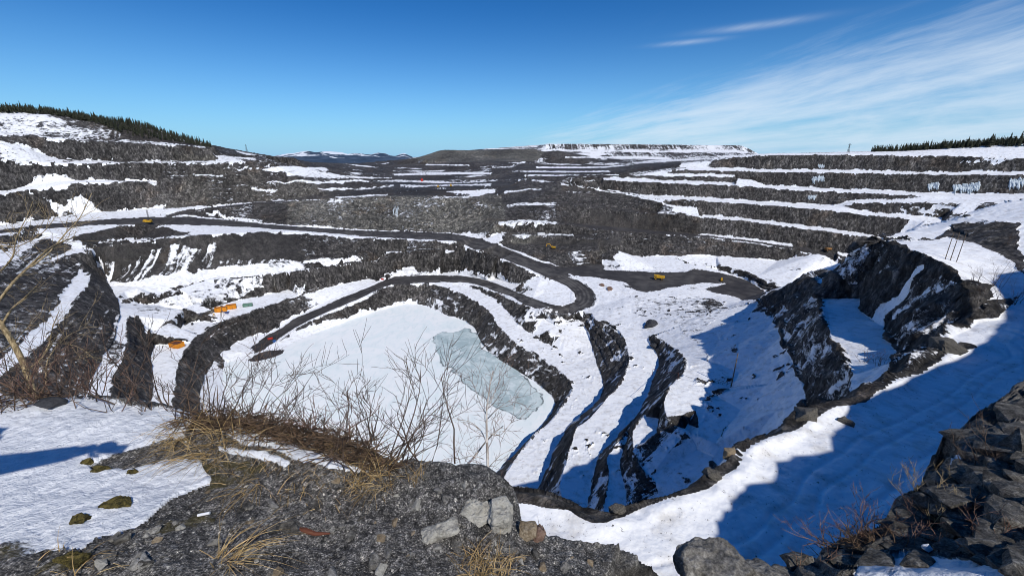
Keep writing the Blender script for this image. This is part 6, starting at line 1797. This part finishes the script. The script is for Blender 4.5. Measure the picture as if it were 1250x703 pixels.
# litter on the gravel
p = lpt(249, 634); m = MB(); m.cyl((0, 0, 0.01), (1, 0.25, 0.05), 0.007, 0.055, 10); o = m.build('paper_scrap', M_WHITEP, None, p); tag(o, "tiny white paper roll on the dark gravel right of the snow", 'litter')
p = lpt(380, 648); m = MB(); m.tube([(-0.09, 0.01, 0.012), (-0.03, 0.0, 0.018), (0.03, -0.015, 0.012), (0.1, -0.012, 0.012)], [0.012, 0.014, 0.010, 0.004], 7); o = m.build('rusty_stick', M_RUST, None, p); tag(o, "short rust-brown stick lying on the dark outcrop", 'stick')
# slabs of broken bedrock on the right
rs = random.Random(44)
slab_spots = [(1120, 640), (1150, 655), (1185, 660), (1220, 665), (1100, 655), (1085, 675), (1240, 640), (1200, 628), (1165, 606), (1140, 590), (1150, 565), (1185, 585), (1215, 600), (1240, 590), (1225, 560), (1245, 545), (1215, 515), (1240, 510), (1200, 545), (1245, 485), (1228, 498), (1175, 628), (1110, 622), (1130, 606), (1250, 615), (1250, 665), (1210, 640), (1160, 675), (1195, 690), (1065, 690), (1030, 690), (1010, 680), (1240, 690), (1120, 690)]
for k in range(60):
    q = rs.choice(slab_spots[:30]); slab_spots.append((min(1290, q[0] + rs.gauss(0, 22)), q[1] + rs.gauss(0, 16)))
for i, (px, py) in enumerate(slab_spots):
    if py < np.interp(px, [990, 1040, 1080, 1100, 1130, 1150, 1190, 1250], [702, 678, 668, 640, 622, 580, 545, 500]): continue
    p = lpt(px, py); rr_ = np.linalg.norm(p)
    s = rs.uniform(0.03, 0.085) * rr_ * (0.8 if py > 640 else 1.0)
    size = (s * rs.uniform(1.0, 1.7), s * rs.uniform(0.7, 1.1), s * rs.uniform(0.28, 0.5))
    lrock('slab_rock', px, py, size, 400 + i, M_SLAB, "grey slab of broken bedrock among many on the right-hand ledge", sink=0.42, grp="broken slabs on the right-hand ledge", rot=(rs.gauss(-0.15, 0.12), rs.gauss(0.12, 0.15), rs.gauss(0.55, 0.35)), npts=14, rough=0.09)
# boulders along the rim of the snow road
for i, (px, py, s, lab) in enumerate([(897, 562, 1.7, "brown boulder on the rim of the snow road, left of the other rim boulders"), (925, 538, 2.2, "tall brown boulder on the rim of the snow road where it bends"), (982, 512, 3.0, "dark rock on the rim of the snow road below the shaded cliff"),
        (1155, 432, 4.0, "dark rock at the far end of the snow road's rim"), (752, 625, 1.4, "small rock at the lowest point of the snow road's rim"), (1033, 516, 1.6, "low dark rock on the shaded half of the snow road"), (868, 582, 1.5, "rim boulder between the bend and the lowest point")]):
    p = gpt(px, py); p[2] += s * 0.12
    rock('boulder', p, (s * 1.3, s, s * 0.75), 500 + i, M_TAN if i < 2 else M_SLAB, lab, rot=(0, 0, rs.random() * 3), rough=0.14)
for i, (px, py, s, lab) in enumerate([(735, 349, 5.0, "brown heap of rock in snow beside the hairpin, left one"), (744, 354, 5.5, "brown heap of rock in snow beside the hairpin, right one"), (795, 397, 9.0, "dark outcrop poking through the spur's snow"), (668, 470, 5, "dark ice-edge rock at the lake's right shore"), (800, 424, 5, "dark rock above the stepped ledges on the spur")]):
    p = gpt(px, py); p[2] += s * 0.05
    rock('rock_heap', p, (s * 1.4, s, s * 0.6), 520 + i, M_REDST if i < 2 else M_DARKST, lab, rot=(0, 0, rs.random() * 3), rough=0.2, round_=0.5)

# loose stones scattered over the look-out
rp = random.Random(91)
n_ = 0
while n_ < 90:
    px, py = rp.uniform(60, 800), rp.uniform(575, 703)
    a, k = ray(px, py)
    q = lpt(px, py)
    c_ = int(np.clip(np.searchsorted(L_AZ, a), 0, len(L_AZ) - 1)); i_ = int(np.clip(np.searchsorted(LR[c_], math.hypot(q[0], q[1])), 0, LR.shape[1] - 1))
    if lsnow[c_, i_] > 0.1 or math.hypot(q[0], q[1]) > 4 or py < np.interp(px, [60, 240, 470, 560, 640, 800], [640, 600, 580, 585, 665, 705]): continue
    s = rp.choice((0.018, 0.024, 0.032, 0.045, 0.06)) * rp.uniform(0.8, 1.2)
    rock('loose_stone', q + np.array([0, 0, s * 0.12]), (s * rp.uniform(1, 1.7), s, s * rp.uniform(0.5, 0.8)), 700 + n_, rp.choice((M_BOULD, M_BOULD, M_PALE, M_TAN, M_SLAB)), "small loose stone among many on the dark outcrop underfoot", 'stone', "loose stones on the dark outcrop", (0, 0, rp.random() * 6), npts=10, sub=2, rough=0.12, round_=0.4)
    n_ += 1
# ------------------------------------------------------------------ the person whose shadow falls across the snow
M_COAT = mat_plain('dark_jacket', (0.03, 0.04, 0.07), 0.8, 6, 0.3)
M_TROUS = mat_plain('dark_trousers', (0.02, 0.02, 0.024), 0.85, 6, 0.3)
M_SKIN = mat_plain('skin', (0.55, 0.33, 0.24), 0.5, 6, 0.1)
M_HAIR = mat_plain('brown_hair', (0.05, 0.03, 0.02), 0.6, 20, 0.4)
def skinned(name, verts, edges, radii, mat, parent, root=0, sub=2):
    me = bpy.data.meshes.new(name); me.from_pydata(verts, edges, [])
    o = link(name, me, None, parent)

    md = o.modifiers.new('skin', 'SKIN'); 
    for i, r_ in enumerate(radii):
        sv = me.skin_vertices[0].data[i]; sv.radius = (r_, r_) if isinstance(r_, float) else r_; sv.use_root = (i == root)
    md.use_smooth_shade = True
    s = o.modifiers.new('sub', 'SUBSURF'); s.levels = sub; s.render_levels = sub
    dg = bpy.context.evaluated_depsgraph_get(); ev = o.evaluated_get(dg)
    m2 = bpy.data.meshes.new_from_object(ev); m2.materials.clear(); m2.materials.append(mat)
    m2.polygons.foreach_set('use_smooth', np.ones(len(m2.polygons), bool))
    o.modifiers.clear(); o.data = m2
    return o
PX0, PY0 = -2.56, 0.58
gz = lxy(PX0, PY0)
pr = empty('person', (PX0, PY0, gz)); tag(pr, "person in dark jacket beyond the left edge holding out a phone", 'person')
# body: x right, y ahead, z up; right arm held out towards +x
V = [(0, 0, 0.98), (0, 0, 1.12), (0, 0.01, 1.30), (0, 0.0, 1.46), (0, 0.01, 1.56), (0, 0.03, 1.66), (0, 0.03, 1.76),      # 0-6 pelvis..head
     (0.17, 0.0, 1.46), (0.42, 0.03, 1.50), (0.66, 0.05, 1.57), (0.74, 0.06, 1.60),                                          # 7-10 right arm
     (-0.17, 0.0, 1.45), (-0.24, 0.0, 1.18), (-0.22, 0.10, 0.94), (-0.21, 0.13, 0.86),                                       # 11-14 left arm
     (0.10, 0, 0.92), (0.12, 0.02, 0.50), (0.12, -0.02, 0.09), (0.13, 0.12, 0.04),                                            # 15-18 right leg
     (-0.10, 0, 0.92), (-0.13, 0.02, 0.50), (-0.14, -0.02, 0.09), (-0.15, 0.12, 0.04)]
E = [(0, 1), (1, 2), (2, 3), (3, 4), (4, 5), (5, 6), (3, 7), (7, 8), (8, 9), (9, 10), (3, 11), (11, 12), (12, 13), (13, 14), (0, 15), (15, 16), (16, 17), (17, 18), (0, 19), (19, 20), (20, 21), (21, 22)]
rad = [(0.155, 0.12), (0.145, 0.11), (0.17, 0.125), (0.14, 0.10), (0.058, 0.058), (0.085, 0.10), (0.075, 0.09), 0.075, 0.055, 0.042, 0.038, 0.075, 0.055, 0.042, 0.038, 0.10, 0.068, 0.05, 0.045, 0.10, 0.068, 0.05, 0.045]
rad = [r_ if isinstance(r_, tuple) else float(r_) for r_ in rad]
skinned('body', V, E, rad, M_SKIN, pr)
jk = skinned('jacket', [V[i] for i in (0, 1, 2, 3, 7, 8, 9, 11, 12, 13)], [(0, 1), (1, 2), (2, 3), (3, 4), (4, 5), (5, 6), (3, 7), (7, 8), (8, 9)], [(0.18, 0.145), (0.17, 0.135), (0.19, 0.145), (0.15, 0.115), 0.09, 0.07, 0.055, 0.09, 0.07, 0.055], M_COAT, pr)
tr = skinned('trousers', [V[0], V[15], V[16], (0.12, -0.02, 0.12), V[19], V[20], (-0.14, -0.02, 0.12)], [(0, 1), (1, 2), (2, 3), (0, 4), (4, 5), (5, 6)], [(0.17, 0.14), 0.115, 0.085, 0.075, 0.115, 0.085, 0.075], M_TROUS, pr)
for s in (-1, 1):
    m = MB(); m.prism([(-0.06, 0.0), (0.055, 0.0), (0.055, 0.10), (0.03, 0.16), (-0.03, 0.16), (-0.06, 0.10)], -0.10, 0.19); o = m.build('boot', M_TYRE, pr); o.location = (s * 0.13, 0.02, -0.01)
skinned('hair', [(0, -0.02, 1.72), (0, 0.0, 1.80), (0, 0.04, 1.845)], [(0, 1), (1, 2)], [(0.085, 0.085), (0.095, 0.10), (0.06, 0.07)], M_HAIR, pr)
m = MB(); m.tube([(0, 0.115, 1.735), (0, 0.15, 1.70), (0, 0.125, 1.685)], [0.012, 0.018, 0.012], 6)
m.build('nose', M_SKIN, pr, smooth_=True)
for s in (-1, 1):
    m = MB(); m.cyl((s * 0.035, 0.122, 1.735), (0, 1, 0), 0.011, 0.012, 10); m.build('eye', M_WHITEP, pr)
    m = MB(); m.tube([(s * 0.088, 0.03, 1.75), (s * 0.098, 0.02, 1.73), (s * 0.09, 0.025, 1.69)], [0.014, 0.018, 0.012], 6); m.build('ear', M_SKIN, pr, smooth_=True)
m = MB(); m.tube([(-0.025, 0.124, 1.655), (0, 0.13, 1.653), (0.025, 0.124, 1.655)], [0.005, 0.008, 0.005], 6); m.build('mouth', M_REDST, pr, smooth_=True)
# right hand: five fingers closed round the phone
hb = np.array((0.74, 0.06, 1.60))
for k, (oy, L) in enumerate(((-0.03, 0.075), (-0.01, 0.085), (0.01, 0.08), (0.03, 0.065))):
    m = MB(); m.tube([hb + np.array((0.0, oy, 0.0)), hb + np.array((0.05, oy, 0.02)), hb + np.array((0.05 + L * 0.5, oy * 1.1, 0.012)), hb + np.array((0.05 + L * 0.75, oy * 1.1, -0.02))], [0.011, 0.010, 0.009, 0.007], 7); m.build('finger', M_SKIN, pr, smooth_=True)
m = MB(); m.tube([hb + np.array((0.0, -0.03, -0.01)), hb + np.array((0.035, -0.055, -0.02)), hb + np.array((0.075, -0.05, -0.03))], [0.013, 0.011, 0.008], 7); m.build('thumb', M_SKIN, pr, smooth_=True)
ph = empty('phone', (PX0 + 0.84, PY0 + 0.06, gz + 1.585)); tag(ph, "dark phone held out by the person at far left", 'phone')
m = MB(); m.box((0, 0, 0), (0.15, 0.075, 0.008)); m.build('case', M_TYRE, ph)
m = MB(); m.box((0, 0, 0.0052), (0.14, 0.068, 0.002)); m.build('screen', M_GLASS, ph)
